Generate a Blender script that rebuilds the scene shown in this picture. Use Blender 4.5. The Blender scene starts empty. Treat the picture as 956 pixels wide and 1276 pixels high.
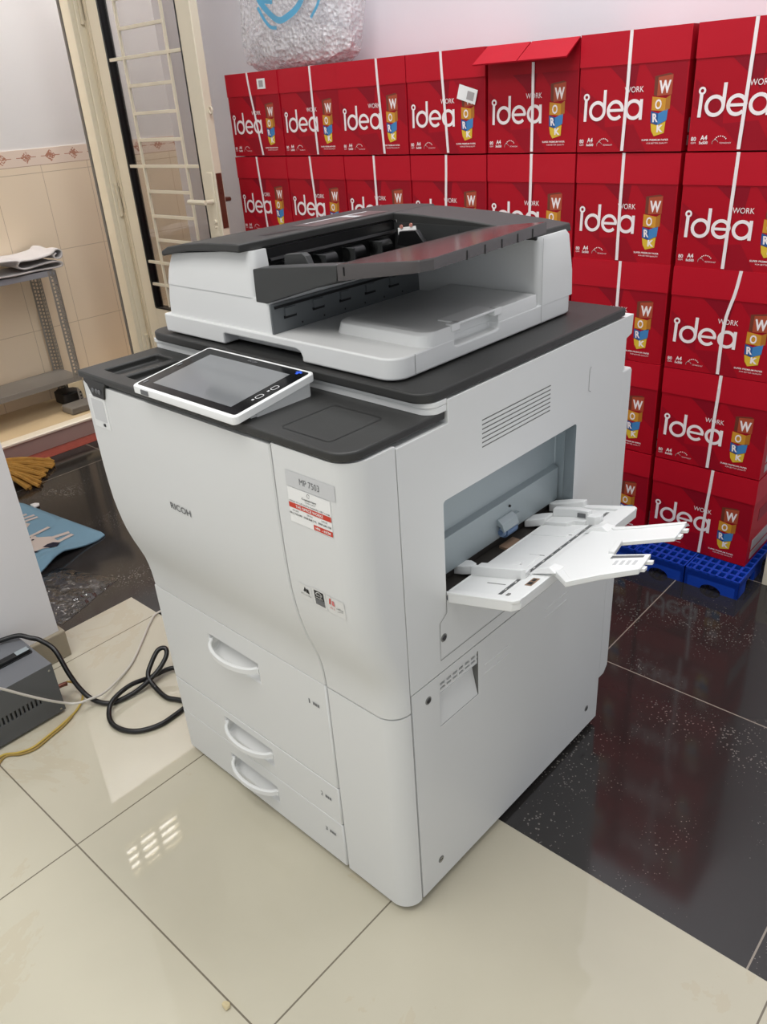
import bpy, bmesh, math, random
from mathutils import Vector, Matrix, noise
random.seed(7)
PI = math.pi
COL = bpy.context.scene.collection
sc = bpy.context.scene

# ------------------------------------------------------------------ helpers
def lin(c):
    return tuple(((v/255)/12.92 if v/255 <= .04045 else ((v/255+.055)/1.055)**2.4) for v in c)

def mat(name, rgb, rough=.5, metal=0., bump=0., bscale=200., spec=.5, var=0., vscale=8., trans=0., coat=0., emit=None, es=0.):
    m = bpy.data.materials.new(name); m.use_nodes = True
    nt = m.node_tree; n = nt.nodes; l = nt.links
    b = n['Principled BSDF']
    c = lin(rgb)
    b.inputs['Base Color'].default_value = (*c, 1)
    b.inputs['Roughness'].default_value = rough
    b.inputs['Metallic'].default_value = metal
    b.inputs['Specular IOR Level'].default_value = spec
    b.inputs['Coat Weight'].default_value = coat
    if trans: b.inputs['Transmission Weight'].default_value = trans
    if emit:
        b.inputs['Emission Color'].default_value = (*lin(emit), 1)
        b.inputs['Emission Strength'].default_value = es
    tc = n.new('ShaderNodeTexCoord')
    if var:
        nz = n.new('ShaderNodeTexNoise'); nz.inputs['Scale'].default_value = vscale; nz.inputs['Detail'].default_value = 4
        l.new(tc.outputs['Object'], nz.inputs['Vector'])
        mx = n.new('ShaderNodeMix'); mx.data_type = 'RGBA'
        mx.inputs['A'].default_value = (*[v*(1-var) for v in c], 1)
        mx.inputs['B'].default_value = (*[min(1, v*(1+var)) for v in c], 1)
        l.new(nz.outputs['Fac'], mx.inputs['Factor']); l.new(mx.outputs['Result'], b.inputs['Base Color'])
    if bump:
        nz = n.new('ShaderNodeTexNoise'); nz.inputs['Scale'].default_value = bscale
        l.new(tc.outputs['Object'], nz.inputs['Vector'])
        bp = n.new('ShaderNodeBump'); bp.inputs['Strength'].default_value = bump; bp.inputs['Distance'].default_value = .001
        l.new(nz.outputs['Fac'], bp.inputs['Height']); l.new(bp.outputs['Normal'], b.inputs['Normal'])
    return m

def new(): return bmesh.new()

def bx(bm, x0, x1, y0, y1, z0, z1, mi=0):
    vs = [bm.verts.new(p) for p in ((x0,y0,z0),(x1,y0,z0),(x1,y1,z0),(x0,y1,z0),(x0,y0,z1),(x1,y0,z1),(x1,y1,z1),(x0,y1,z1))]
    for q in ((0,3,2,1),(4,5,6,7),(0,1,5,4),(1,2,6,5),(2,3,7,6),(3,0,4,7)):
        bm.faces.new([vs[i] for i in q]).material_index = mi

def prism(bm, pts, ax, a, b, mi=0):
    """extrude a polygon. ax='x': pts=(y,z); 'y': pts=(x,z); 'z': pts=(x,y)"""
    def P(p, t):
        return {'x': (t,p[0],p[1]), 'y': (p[0],t,p[1]), 'z': (p[0],p[1],t)}[ax]
    A = [bm.verts.new(P(p,a)) for p in pts]; B = [bm.verts.new(P(p,b)) for p in pts]
    n = len(pts); fs = []
    fs.append(bm.faces.new(A)); fs.append(bm.faces.new(B[::-1]))
    for i in range(n): fs.append(bm.faces.new((A[i], B[i], B[(i+1)%n], A[(i+1)%n])))
    for f in fs: f.material_index = mi
    bmesh.ops.recalc_face_normals(bm, faces=fs)

def loft(bm, secs, mi=0, cap=True, closed=True):
    rings = [[bm.verts.new(p) for p in s] for s in secs]; fs = []
    n = len(rings[0])
    for a, b in zip(rings, rings[1:]):
        for i in range(n if closed else n-1):
            fs.append(bm.faces.new((a[i], a[(i+1)%n], b[(i+1)%n], b[i])))
    if cap: fs.append(bm.faces.new(rings[0][::-1])); fs.append(bm.faces.new(rings[-1]))
    for f in fs: f.material_index = mi
    bmesh.ops.recalc_face_normals(bm, faces=fs)

def smoothpts(pts, k=8):
    P = [Vector(p) for p in pts]; out = []
    for i in range(len(P)-1):
        p0 = P[max(0,i-1)]; p1 = P[i]; p2 = P[i+1]; p3 = P[min(len(P)-1,i+2)]
        for j in range(k):
            t = j/k
            out.append(.5*((2*p1)+(-p0+p2)*t+(2*p0-5*p1+4*p2-p3)*t*t+(-p0+3*p1-3*p2+p3)*t**3))
    out.append(P[-1]); return out

def tube(bm, pts, r, n=8, mi=0, k=8):
    P = smoothpts(pts, k) if k > 1 else [Vector(p) for p in pts]
    up = Vector((0,0,1)); secs = []
    for i, p in enumerate(P):
        t = (P[min(i+1,len(P)-1)]-P[max(i-1,0)]).normalized()
        if abs(t.dot(up)) > .98: up = Vector((0,1,0))
        a = t.cross(up).normalized(); b = a.cross(t).normalized(); up = b
        secs.append([p+(a*math.cos(2*PI*j/n)+b*math.sin(2*PI*j/n))*r for j in range(n)])
    loft(bm, secs, mi)

def cyl(bm, c, r, h, ax='z', n=24, mi=0):
    c = Vector(c); pts = [(r*math.cos(2*PI*i/n), r*math.sin(2*PI*i/n)) for i in range(n)]
    if ax == 'z': prism(bm, [(c.x+a, c.y+b) for a,b in pts], 'z', c.z-h/2, c.z+h/2, mi)
    if ax == 'x': prism(bm, [(c.y+a, c.z+b) for a,b in pts], 'x', c.x-h/2, c.x+h/2, mi)
    if ax == 'y': prism(bm, [(c.x+a, c.z+b) for a,b in pts], 'y', c.y-h/2, c.y+h/2, mi)

def rrect(x0, x1, y0, y1, r, n=6, corners=(1,1,1,1)):
    """rounded rectangle ccw; corners: (x0y0, x1y0, x1y1, x0y1)"""
    out = []
    for (cx, cy, a0, px, py), on in zip(((x0+r,y0+r,PI,x0,y0),(x1-r,y0+r,1.5*PI,x1,y0),(x1-r,y1-r,0,x1,y1),(x0+r,y1-r,.5*PI,x0,y1)), corners):
        if on:
            for i in range(n+1):
                a = a0+.5*PI*i/n; out.append((cx+r*math.cos(a), cy+r*math.sin(a)))
        else: out.append((px,py))
    return out

def obj(name, bm, mats, parent=None, bevel=0., seg=2, smooth=True, ang=32):
    me = bpy.data.meshes.new(name); bm.to_mesh(me); bm.free()
    for m in (mats if isinstance(mats,(list,tuple)) else [mats]): me.materials.append(m)
    o = bpy.data.objects.new(name, me); COL.objects.link(o)
    if smooth:
        me.shade_smooth(); me.set_sharp_from_angle(angle=math.radians(ang))
    if parent: o.parent = parent
    if bevel: addbevel(o, bevel, seg)
    return o

def addbevel(o, w, seg=2):
    md = o.modifiers.new('bevel','BEVEL'); md.width = w; md.segments = seg; md.limit_method = 'ANGLE'; md.angle_limit = math.radians(40); md.harden_normals = False

def cut(o, bms, bevel=0., seg=2, op='DIFFERENCE'):
    """boolean the shapes away from o for real, then optional bevel"""
    tmp = []
    par = o.parent; o.parent = None
    for bm in bms:
        bmesh.ops.recalc_face_normals(bm, faces=bm.faces)
        t = obj('cutter', bm, [s.material for s in o.material_slots], smooth=False); tmp.append(t)
        md = o.modifiers.new('b','BOOLEAN'); md.operation = op; md.solver = 'EXACT'; md.object = t
    dg = bpy.context.evaluated_depsgraph_get(); dg.update()
    me = bpy.data.meshes.new_from_object(o.evaluated_get(dg))
    o.modifiers.clear(); old = o.data; o.data = me; me.name = old.name
    for t in tmp: bpy.data.objects.remove(t)
    me.shade_smooth(); me.set_sharp_from_angle(angle=math.radians(32))
    o.parent = par
    if bevel: addbevel(o, bevel, seg)

def thing(name, label, cat, loc=(0,0,0), rz=0, group=None):
    o = bpy.data.objects.new(name, None); COL.objects.link(o); o.empty_display_size = .1
    o.location = loc; o.rotation_euler = (0,0,rz)
    o['label'] = label; o['category'] = cat
    if group: o['group'] = group
    return o
def tag(o, label, cat, group=None, kind=None):
    o['label'] = label; o['category'] = cat
    if group: o['group'] = group
    if kind: o['kind'] = kind
    return o
def struct(o, label=None):
    o['kind'] = 'structure'
    if label: o['label'] = label; o['category'] = o.name.split('_')[0].split('.')[0]
    return o

_tc = {}
def text_geo(s, bold=0.):
    if (s,bold) in _tc: return _tc[(s,bold)]
    cu = bpy.data.curves.new('t','FONT'); cu.body = s; cu.size = 1; cu.resolution_u = 3; cu.align_x = 'CENTER'; cu.offset = bold
    o = bpy.data.objects.new('t', cu); COL.objects.link(o)
    dg = bpy.context.evaluated_depsgraph_get(); dg.update()
    me = o.evaluated_get(dg).to_mesh()
    v = [(p.co.x, p.co.y) for p in me.vertices]; f = [tuple(p.vertices) for p in me.polygons]
    o.evaluated_get(dg).to_mesh_clear(); bpy.data.objects.remove(o)
    _tc[(s,bold)] = (v, f); return v, f
def text(bm, s, place, cx, cy, w, h, mi=0, bold=0., skew=0.):
    """flat lettering fitted into a w x h box centred on (cx, cy) of a surface; place(u,v)->point"""
    v, f = text_geo(s, bold)
    xs = [p[0] for p in v]; ys = [p[1] for p in v]
    x0, x1, y0, y1 = min(xs), max(xs), min(ys), max(ys)
    V = []
    for a, b in v:
        u = cx+((a-x0)/(x1-x0)-.5)*w; q = cy+((b-y0)/(y1-y0)-.5)*h
        V.append(bm.verts.new(place(u+skew*(q-cy), q)))
    for q in f:
        try: bm.faces.new([V[i] for i in q]).material_index = mi
        except ValueError: pass
def poly(bm, pts, place, mi=0):
    f = bm.faces.new([bm.verts.new(place(*p)) for p in pts]); f.material_index = mi
def ribbon(bm, pts, w, place, mi=0, closed=False):
    n = len(pts); L = []; R = []
    for i in range(n):
        a = pts[(i-1)%n] if (closed or i) else pts[i]; b = pts[(i+1)%n] if (closed or i < n-1) else pts[i]
        dx, dy = b[0]-a[0], b[1]-a[1]; d = math.hypot(dx,dy) or 1
        nx, ny = -dy/d*w/2, dx/d*w/2
        L.append(bm.verts.new(place(pts[i][0]+nx, pts[i][1]+ny))); R.append(bm.verts.new(place(pts[i][0]-nx, pts[i][1]-ny)))
    for i in range(n if closed else n-1):
        j = (i+1)%n; bm.faces.new((R[i],R[j],L[j],L[i])).material_index = mi
def arc(cx, cy, r, a0, a1, n=20): return [(cx+r*math.cos(math.radians(a0+(a1-a0)*i/n)), cy+r*math.sin(math.radians(a0+(a1-a0)*i/n))) for i in range(n+1)]

# ------------------------------------------------------------------ materials
white = mat('warm white plastic', (222,223,222), .42, bump=.02, bscale=900)
white2 = mat('bright white plastic', (232,233,232), .38)
greyp = mat('light grey plastic', (196,197,198), .45)
dark = mat('charcoal plastic', (52,52,51), .45, bump=.03, bscale=1500, spec=.4)
dark2 = mat('dark grey plastic', (54,55,55), .45)
guideg = mat('slate grey plastic', (104,108,110), .4)
black = mat('black plastic', (16,16,17), .35)
bezel = mat('glossy black bezel', (14,14,16), .15, spec=.15)
screenm = mat('unlit grey screen', (112,114,116), .1, spec=.7)
steelg = mat('zinc grey metal', (160,170,174), .42, metal=.3)
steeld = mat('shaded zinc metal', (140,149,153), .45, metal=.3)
seamm = mat('shadow gap grey', (128,128,125), .6)
recess = mat('recess shade grey', (104,104,102), .6)  # shade inside the grip pocket, put into the colour
chrome = mat('brushed steel', (190,190,190), .25, metal=1)
bluep = mat('blue rubber', (60,110,190), .4)
blueled = mat('blue indicator', (40,90,220), .3)
darkgap = mat('dark gap', (60,60,60), .7)
feltd = mat('dark brown chute', (50,46,42), .6)
paperw = mat('white paper', (240,240,238), .6)
platem = mat('silver name plate', (205,206,207), .35)
redink = mat('red ink', (205,60,40), .5)
blackink = mat('black ink', (30,30,32), .6)
greyink = mat('grey ink', (105,106,108), .6)
pinkish = mat('pale red ink', (215,120,120), .6)
tanp = mat('tan pad', (140,115,95), .7)

# ------------------------------------------------------------------ camera
RX = Vector((0.74419202, 0.66498934, -0.06298743)); RY = Vector((0.26690076, -0.38247624, -0.88457668)); RZ = Vector((-0.61232526, 0.64148351, -0.46212193))
CAMP = Vector((1.31550332, -0.37619219, 1.3497593))
cd = bpy.data.cameras.new('camera'); cam = bpy.data.objects.new('camera', cd); COL.objects.link(cam)
M4 = Matrix(((RX.x,-RY.x,-RZ.x,CAMP.x),(RX.y,-RY.y,-RZ.y,CAMP.y),(RX.z,-RY.z,-RZ.z,CAMP.z),(0,0,0,1)))
cam.matrix_world = M4
cd.sensor_fit = 'VERTICAL'; cd.sensor_height = 36; cd.sensor_width = 27; cd.lens = 991.39/1276*36; cd.clip_start = .05
sc.camera = cam

# ------------------------------------------------------------------ room
BACKY = 2.0; LEFTX = -2.1; CORX = -2.62; CEIL = 3.2
def tilefloor(name, base, grout, x0, y0, s, rough, speck=False, gw=.0016):
    m = bpy.data.materials.new(name); m.use_nodes = True; nt = m.node_tree; n = nt.nodes; l = nt.links; b = n['Principled BSDF']
    g = n.new('ShaderNodeNewGeometry'); sp = n.new('ShaderNodeSeparateXYZ'); l.new(g.outputs['Position'], sp.inputs[0])
    def mth(op, a, b_=None):
        q = n.new('ShaderNodeMath'); q.operation = op
        for i, v in enumerate((a,b_)):
            if v is None: continue
            if isinstance(v,(int,float)): q.inputs[i].default_value = v
            else: l.new(v, q.inputs[i])
        return q.outputs[0]
    def line(c, o):
        t = mth('DIVIDE', mth('SUBTRACT', c, o), s); f = mth('FRACT', mth('ADD', t, .5))
        return mth('LESS_THAN', mth('ABSOLUTE', mth('SUBTRACT', f, .5)), gw/s)
    lx = line(sp.outputs[0], x0)
    if speck: lx = mth('MULTIPLY', lx, mth('GREATER_THAN', mth('ABSOLUTE', mth('ADD', sp.outputs[0], .9)), .85))
    ly = mth('MULTIPLY', line(sp.outputs[1], y0), mth('GREATER_THAN', sp.outputs[1], .7) if speck else mth('LESS_THAN', sp.outputs[1], .5))
    gr = mth('MAXIMUM', lx, ly)
    nz = n.new('ShaderNodeTexNoise'); nz.inputs['Scale'].default_value = 3.; nz.inputs['Detail'].default_value = 6; l.new(g.outputs['Position'], nz.inputs['Vector'])
    c = lin(base); mx = n.new('ShaderNodeMix'); mx.data_type = 'RGBA'
    mx.inputs['A'].default_value = (*[v*.9 for v in c],1); mx.inputs['B'].default_value = (*[min(1,v*1.08) for v in c],1); l.new(nz.outputs['Fac'], mx.inputs['Factor'])
    col = mx.outputs['Result']
    if not speck:
        n3 = n.new('ShaderNodeTexNoise'); n3.inputs['Scale'].default_value = 2.2; n3.inputs['Detail'].default_value = 7; n3.inputs['Roughness'].default_value = .65; n3.inputs['Distortion'].default_value = .8; l.new(g.outputs['Position'], n3.inputs['Vector'])
        st = mth('MULTIPLY', mth('LESS_THAN', mth('ABSOLUTE', mth('SUBTRACT', n3.outputs['Fac'], .60)), .022), .16)
        m4 = n.new('ShaderNodeMix'); m4.data_type = 'RGBA'; m4.inputs['B'].default_value = (*lin((182,160,122)),1); l.new(st, m4.inputs['Factor']); l.new(col, m4.inputs['A']); col = m4.outputs['Result']
    if speck:
        nv = n.new('ShaderNodeTexVoronoi'); nv.inputs['Scale'].default_value = 130; l.new(g.outputs['Position'], nv.inputs['Vector'])
        n2 = n.new('ShaderNodeTexNoise'); n2.inputs['Scale'].default_value = 5; n2.inputs['Detail'].default_value = 3; l.new(g.outputs['Position'], n2.inputs['Vector'])
        th = mth('MULTIPLY', mth('MAXIMUM', mth('SUBTRACT', n2.outputs['Fac'], .42), 0), 1.1)
        spk = mth('LESS_THAN', nv.outputs['Distance'], th)
        m3 = n.new('ShaderNodeMix'); m3.data_type = 'RGBA'; m3.inputs['B'].default_value = (*lin((135,130,124)),1)
        l.new(mth('MULTIPLY', spk, .75), m3.inputs['Factor']); l.new(col, m3.inputs['A']); col = m3.outputs['Result']
    m2 = n.new('ShaderNodeMix'); m2.data_type = 'RGBA'; m2.inputs['B'].default_value = (*lin(grout),1)
    l.new(gr, m2.inputs['Factor']); l.new(col, m2.inputs['A']); l.new(m2.outputs['Result'], b.inputs['Base Color'])
    b.inputs['Roughness'].default_value = rough; b.inputs['Specular IOR Level'].default_value = .62 if speck else .5
    return m
beige = tilefloor('polished cream tile', (197,191,171), (120,112,98), 0, 0, .6, .025)
darkt = tilefloor('polished charcoal tile', (46,44,43), (150,140,128), .5548, .6054, .6, .09, speck=True)
bm = new(); prism(bm, [(-.745,-3.5),(3.4,-3.5),(3.4,.6035),(-.745,.6035)], 'z', -.05, 0)
struct(obj('floor', bm, beige, smooth=False), 'polished cream floor tiles in the foreground under the copier')
bm = new(); prism(bm, [(-.745,.6035),(3.4,.6035),(3.4,BACKY),(LEFTX,BACKY),(LEFTX,-3.5),(-.745,-3.5)], 'z', -.05, 0)
struct(obj('floor', bm, darkt, smooth=False), 'polished charcoal floor tiles running to the stacked red boxes')
redgran = mat('red granite', (150,70,58), .2, var=.25, vscale=60)
bm = new(); bx(bm, -2.176, LEFTX+.0, .5, 4.0, -.05, .0015); bx(bm, LEFTX, -2.078, .6, BACKY-.05, -.01, .0015)
struct(obj('trim_1', bm, redgran, smooth=False), 'red granite threshold strip below the raised step')

wallp = mat('pale lilac wall paint', (230,227,233), .75, bump=.05, bscale=120)
wallg = mat('white wall paint', (222,222,222), .75, bump=.05, bscale=120)
bm = new(); bx(bm, LEFTX-.02, 3.4, BACKY, BACKY+.1, 0, CEIL); bx(bm, LEFTX-.02, LEFTX+.08, BACKY+.1, 4.0, 0, CEIL); bx(bm, CORX-.1, LEFTX+.08, 4.0, 4.1, 0, CEIL); struct(obj('wall_back', bm, wallp, smooth=False), 'pale wall behind the stacked red boxes')
# left wall of this room: pier behind the door leaf, lintel over the doorway, pier on the near side, opening for the transom
bm = new()
bx(bm, LEFTX-.1, LEFTX, 1.62, BACKY, 2.15, CEIL)
bx(bm, LEFTX-.1, LEFTX, .72, 1.62, 2.15, 2.38); bx(bm, LEFTX-.1, LEFTX, .72, 1.62, 2.70, CEIL)
bx(bm, LEFTX-.1, LEFTX, -3.5, .72, 0, CEIL)
struct(obj('wall_left', bm, wallp, smooth=False), 'painted wall with the doorway to the tiled passage')
bm = new(); bx(bm, -.745, -.635, -3.5, .32, 0, CEIL); struct(obj('wall_partition', bm, wallg, smooth=False), 'white partition wall end at the left edge')
skirt = mat('taupe skirting tile', (150,141,122), .15, var=.08)
bm = new(); bx(bm, -.757, -.623, -3.5, .333, 0, .085); struct(obj('baseboard_partition', bm, [skirt], bevel=.004, smooth=False), 'taupe tile baseboard of the white partition')
bm = new(); bx(bm, -2.8, 3.4, -3.5, 4.1, CEIL, CEIL+.1); struct(obj('ceiling', bm, wallg, smooth=False), 'white ceiling')

# tiled wall of the passage beyond the doorway
def walltile():
    m = bpy.data.materials.new('cream wall tiles'); m.use_nodes = True; nt = m.node_tree; n = nt.nodes; l = nt.links; b = n['Principled BSDF']
    g = n.new('ShaderNodeNewGeometry'); sp = n.new('ShaderNodeSeparateXYZ'); l.new(g.outputs['Position'], sp.inputs[0])
    def mth(op, a, b_=None):
        q = n.new('ShaderNodeMath'); q.operation = op
        for i, v in enumerate((a,b_)):
            if v is None: continue
            if isinstance(v,(int,float)): q.inputs[i].default_value = v
            else: l.new(v, q.inputs[i])
        return q.outputs[0]
    def line(c, o, s, gw):
        f = mth('FRACT', mth('ADD', mth('DIVIDE', mth('SUBTRACT', c, o), s), .5))
        return mth('LESS_THAN', mth('ABSOLUTE', mth('SUBTRACT', f, .5)), gw/s)
    Y, Z = sp.outputs[1], sp.outputs[2]
    gr = mth('MAXIMUM', line(Y, 1.576, .24, .0013), line(Z, .43, .352, .0013))
    def mixc(f, a, bc):
        q = n.new('ShaderNodeMix'); q.data_type = 'RGBA'
        if isinstance(a, tuple): q.inputs['A'].default_value = (*lin(a),1)
        else: l.new(a, q.inputs['A'])
        if isinstance(bc, tuple): q.inputs['B'].default_value = (*lin(bc),1)
        else: l.new(bc, q.inputs['B'])
        l.new(f, q.inputs['Factor']); return q.outputs['Result']
    c = mixc(gr, (232,215,190), (190,172,148))
    # patterned border course: pale band, brown scroll motifs, cap line
    fy = mth('ABSOLUTE', mth('SUBTRACT', mth('FRACT', mth('DIVIDE', mth('SUBTRACT', Y, 1.576), .12)), .5))
    dz = mth('ABSOLUTE', mth('SUBTRACT', Z, 1.203))
    nz = n.new('ShaderNodeTexNoise'); nz.inputs['Scale'].default_value = 170; nz.inputs['Detail'].default_value = 1; l.new(g.outputs['Position'], nz.inputs['Vector'])
    motif = mth('MULTIPLY', mth('LESS_THAN', mth('ADD', mth('MULTIPLY', fy, 1.0), mth('MULTIPLY', dz, 9)), .235), mth('GREATER_THAN', nz.outputs['Fac'], .45))
    thin = mth('MULTIPLY', mth('LESS_THAN', dz, .0016), mth('LESS_THAN', fy, .40))
    bandc = mixc(mth('MAXIMUM', motif, thin), (228,210,194), (180,128,106))
    c = mixc(mth('GREATER_THAN', Z, 1.165), c, bandc)
    c = mixc(mth('LESS_THAN', mth('ABSOLUTE', mth('SUBTRACT', Z, 1.166)), .0015), c, (186,160,140))
    c = mixc(mth('GREATER_THAN', Z, 1.2365), c, (222,220,218))
    l.new(c, b.inputs['Base Color']); 
    r = mth('ADD', mth('MULTIPLY', mth('GREATER_THAN', Z, 1.2365), .5), .22); l.new(r, b.inputs['Roughness'])
    return m
bm = new(); bx(bm, CORX-.1, CORX, -3.5, 4.1, 0, CEIL)
bx(bm, CORX, CORX+.006, -3.5, 4.0, .08, 1.2365)
struct(obj('wall_passage', bm, walltile(), smooth=False), 'cream tiled passage wall with a brown patterned border course')
stepc = mat('cream step tile', (214,190,152), .3, var=.08, vscale=5); stepf = mat('mauve step riser', (172,150,142), .45)
nose = mat('white step nosing', (238,228,208), .35)
bm = new(); bx(bm, CORX, -2.176, -3.5, 4.0, -.05, .078); bm.faces.ensure_lookup_table()
bm.faces[3].material_index = 1
prism(bm, [(-2.236,.078),(-2.172,.078),(-2.172,.070),(-2.166,.074),(-2.166,.082),(-2.172,.086),(-2.236,.081)], 'y', -3.5, 4.0, 2)
struct(obj('floor', bm, [stepc, stepf, nose], smooth=False), 'raised cream passage step with a pale bullnose edge')

# ------------------------------------------------------------------ door
cream = mat('cream door paint', (232,222,198), .35)
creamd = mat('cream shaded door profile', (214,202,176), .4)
brass = mat('copper brown lock plate', (120,74,60), .3, metal=.6)
def schlick(n, l, f0, normal=None):
    lw = n.new('ShaderNodeLayerWeight'); lw.inputs[0].default_value = .5
    if normal: l.new(normal, lw.inputs['Normal'])
    p = n.new('ShaderNodeMath'); p.operation = 'POWER'; p.inputs[1].default_value = 5; l.new(lw.outputs['Facing'], p.inputs[0])
    m = n.new('ShaderNodeMath'); m.operation = 'MULTIPLY_ADD'; m.inputs[1].default_value = 1-f0; m.inputs[2].default_value = f0; l.new(p.outputs[0], m.inputs[0])
    return m.outputs[0]
def glassmat():
    m = bpy.data.materials.new('door glass'); m.use_nodes = True; nt = m.node_tree; n = nt.nodes; l = nt.links
    b = n['Principled BSDF']; n.remove(b)
    t = n.new('ShaderNodeBsdfTransparent'); t.inputs[0].default_value = (.80,.79,.78,1)
    g = n.new('ShaderNodeBsdfGlossy'); g.inputs['Roughness'].default_value = .02; g.inputs[0].default_value = (.9,.9,.9,1)
    fr = schlick(n, l, .05)
    mx = n.new('ShaderNodeMixShader'); l.new(fr, mx.inputs[0]); l.new(t.outputs[0], mx.inputs[1]); l.new(g.outputs[0], mx.inputs[2])
    l.new(mx.outputs[0], n['Material Output'].inputs[0]); return m
glass = glassmat()
# door frame on the hinge side and over the opening
bm = new()
for (x0,x1,y0,y1) in ((-2.15,-2.085,1.585,1.64),(-2.15,-2.085,.72,.76)): bx(bm, x0, x1, y0, y1, 0.002, 2.15)
bx(bm, -2.15, -2.085, .72, 1.64, 2.10, 2.15)
bx(bm, -2.085, -2.075, 1.605, 1.64, .002, 2.15)
bx(bm, -2.162, -2.1505, 1.578, 1.588, .08, 2.15, 1)  # dark strip standing in for the shaded gap between frame and plaster
struct(obj('trim_2', bm, [cream, mat('frame gap shade', (110,104,98), .6)], bevel=.003), 'cream door frame on the hinge side')
DY = 1.65; DZ0 = .012; DH = 2.08
door = thing('door_1', 'open cream glazed door with ladder-pattern grille, left of the red boxes', 'door', (-2.07, DY, 0)); door['kind'] = 'structure'
def dx(x): return x+2.07
bm = new()
bx(bm, dx(-2.066), dx(-1.952), -.018, .018, DZ0, DH); bx(bm, dx(-1.448), dx(-1.364), -.018, .018, DZ0, DH)
bx(bm, dx(-1.952), dx(-1.448), -.018, .018, DZ0, .56); bx(bm, dx(-1.952), dx(-1.448), -.018, .018, 1.98, DH)
obj('door_frame', bm, cream, door, bevel=.003)
bm = new()
for x0,x1 in ((-2.042,-2.030),(-2.058,-2.052)): bx(bm, dx(x0), dx(x1), -.021, -.0175, DZ0, DH)
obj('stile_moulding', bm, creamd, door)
bm = new(); 
for (x0,x1,z0,z1) in ((-1.954,-1.944,.56,1.98),(-1.452,-1.446,.56,1.98),(-1.95,-1.448,.555,.562)): bx(bm, dx(x0), dx(x1), -.0195, .0195, z0, z1)
obj('glazing_gasket', bm, black, door)
bm = new(); bx(bm, dx(-1.95), dx(-1.449), -.003, .003, .562, 1.979); obj('glass_pane', bm, glass, door)
bm = new()
for x in (-1.842,-1.542): bx(bm, dx(x-.005), dx(x+.005), -.017, -.007, .57, 1.97)
for i in range(14):
    z = .665+.098*i
    long = (i % 4 == 1)
    if i == 0 or long: x0, x1 = -1.944, -1.452
    else: x0, x1 = -1.842, -1.542
    bx(bm, dx(x0), dx(x1), -.016, -.006, z-.006, z+.006)
obj('grille', bm, cream, door, bevel=.001)
bm = new(); bx(bm, dx(-1.364), dx(-1.3615), -.013, .013, .93, 1.13); bx(bm, dx(-1.3625), dx(-1.3585), -.006, .006, 1.06, 1.075); obj('lock_faceplate', bm, brass, door, bevel=.0006)
bm = new(); bx(bm, dx(-1.41), dx(-1.376), -.023, -.0178, .90, 1.135); cyl(bm, (dx(-1.393), -.026, .955), .009, .01, 'y', 16); cyl(bm, (dx(-1.393), -.026, .935), .004, .012, 'y', 12)
pl = obj('handle_plate', bm, cream, door, bevel=.002)
bm = new(); tube(bm, [(dx(-1.392),-.022,1.03),(dx(-1.392),-.058,1.03)], .009, 10, k=1); tube(bm, [(dx(-1.388),-.06,1.03),(dx(-1.43),-.062,1.03),(dx(-1.50),-.058,1.03)], .0095, 10, k=3)
obj('lever_handle', bm, cream, door)
bm = new(); bx(bm, dx(-1.41), dx(-1.376), .0178, .024, .90, 1.135); tube(bm, [(dx(-1.392),.02,1.03),(dx(-1.392),.058,1.03)], .008, 10, k=1); tube(bm, [(dx(-1.39),.058,1.03),(dx(-1.50),.056,1.03)], .008, 10, k=1)
obj('lever_handle', bm, brass, door)['label'] = 'copper brown lever and plate on the far face'
bm = new(); tube(bm, [(dx(-1.364)+.012+.009*math.cos(a*PI/6), 0, 1.345+.012*math.sin(a*PI/6)) for a in range(13)], .003, 8, k=1); obj('hook_eye', bm, cream, door)
for z in (.35, 1.02, 1.75):
    bm = new(); cyl(bm, (dx(-2.07), -.024, z), .007, .12, 'z', 12); cyl(bm, (dx(-2.07), -.024, z+.064), .0085, .008, 'z', 12); cyl(bm, (dx(-2.07), -.024, z-.064), .0085, .008, 'z', 12); bx(bm, dx(-2.066), dx(-2.045), -.021, -.0185, z-.055, z+.055)
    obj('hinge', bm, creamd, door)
# transom window above the doorway, bright outdoors beyond
bm = new()
for (y0,y1,z0,z1) in ((.72,1.62,2.38,2.405),(.72,1.62,2.675,2.70),(.72,.745,2.38,2.70),(1.595,1.62,2.38,2.70)): bx(bm, -2.17, -2.10, y0, y1, z0, z1)
for y in (.93, 1.06): bx(bm, -2.15, -2.12, y-.016, y+.016, 2.40, 2.68)
bx(bm, -2.17, -2.10, 1.19, 1.60, 2.40, 2.68)
for i in range(4): bx(bm, -2.14, -2.125, .74, 1.60, 2.444+i*.062, 2.472+i*.062)
w1 = obj('window_1', bm, cream); struct(w1, 'cream louvred transom window above the doorway')
skyl = mat('bright outdoor light', (255,255,255), .5, emit=(250,250,255), es=7)
bm = new(); bx(bm, -2.175, -2.172, .745, 1.595, 2.405, 2.675); obj('daylight_pane', bm, skyl, w1)

# ------------------------------------------------------------------ COPIER (local frame: x along the front, y into depth)
cop = thing('office_copier', 'large white office photocopier with charcoal top and open side paper tray', 'copier', (-.0386,.3224,0), -.0169)
W = .69
PROF = [(.468,0),(.51,-.003),(.54,-.009),(.565,-.017),(.59,-.026),(.62,-.034),(.65,-.040),(.69,-.045),(.74,-.048),(.82,-.049),(.925,-.048)]
def yf(z):
    for (a,ya),(b,yb) in zip(PROF,PROF[1:]):
        if a <= z <= b: return ya+(yb-ya)*(z-a)/(b-a)
    return 0 if z < .468 else -.048
ZS = [.470,.48,.50,.52,.54,.555,.57,.585,.60,.62,.64,.66,.69,.72,.76,.82,.88,.93]
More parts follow.
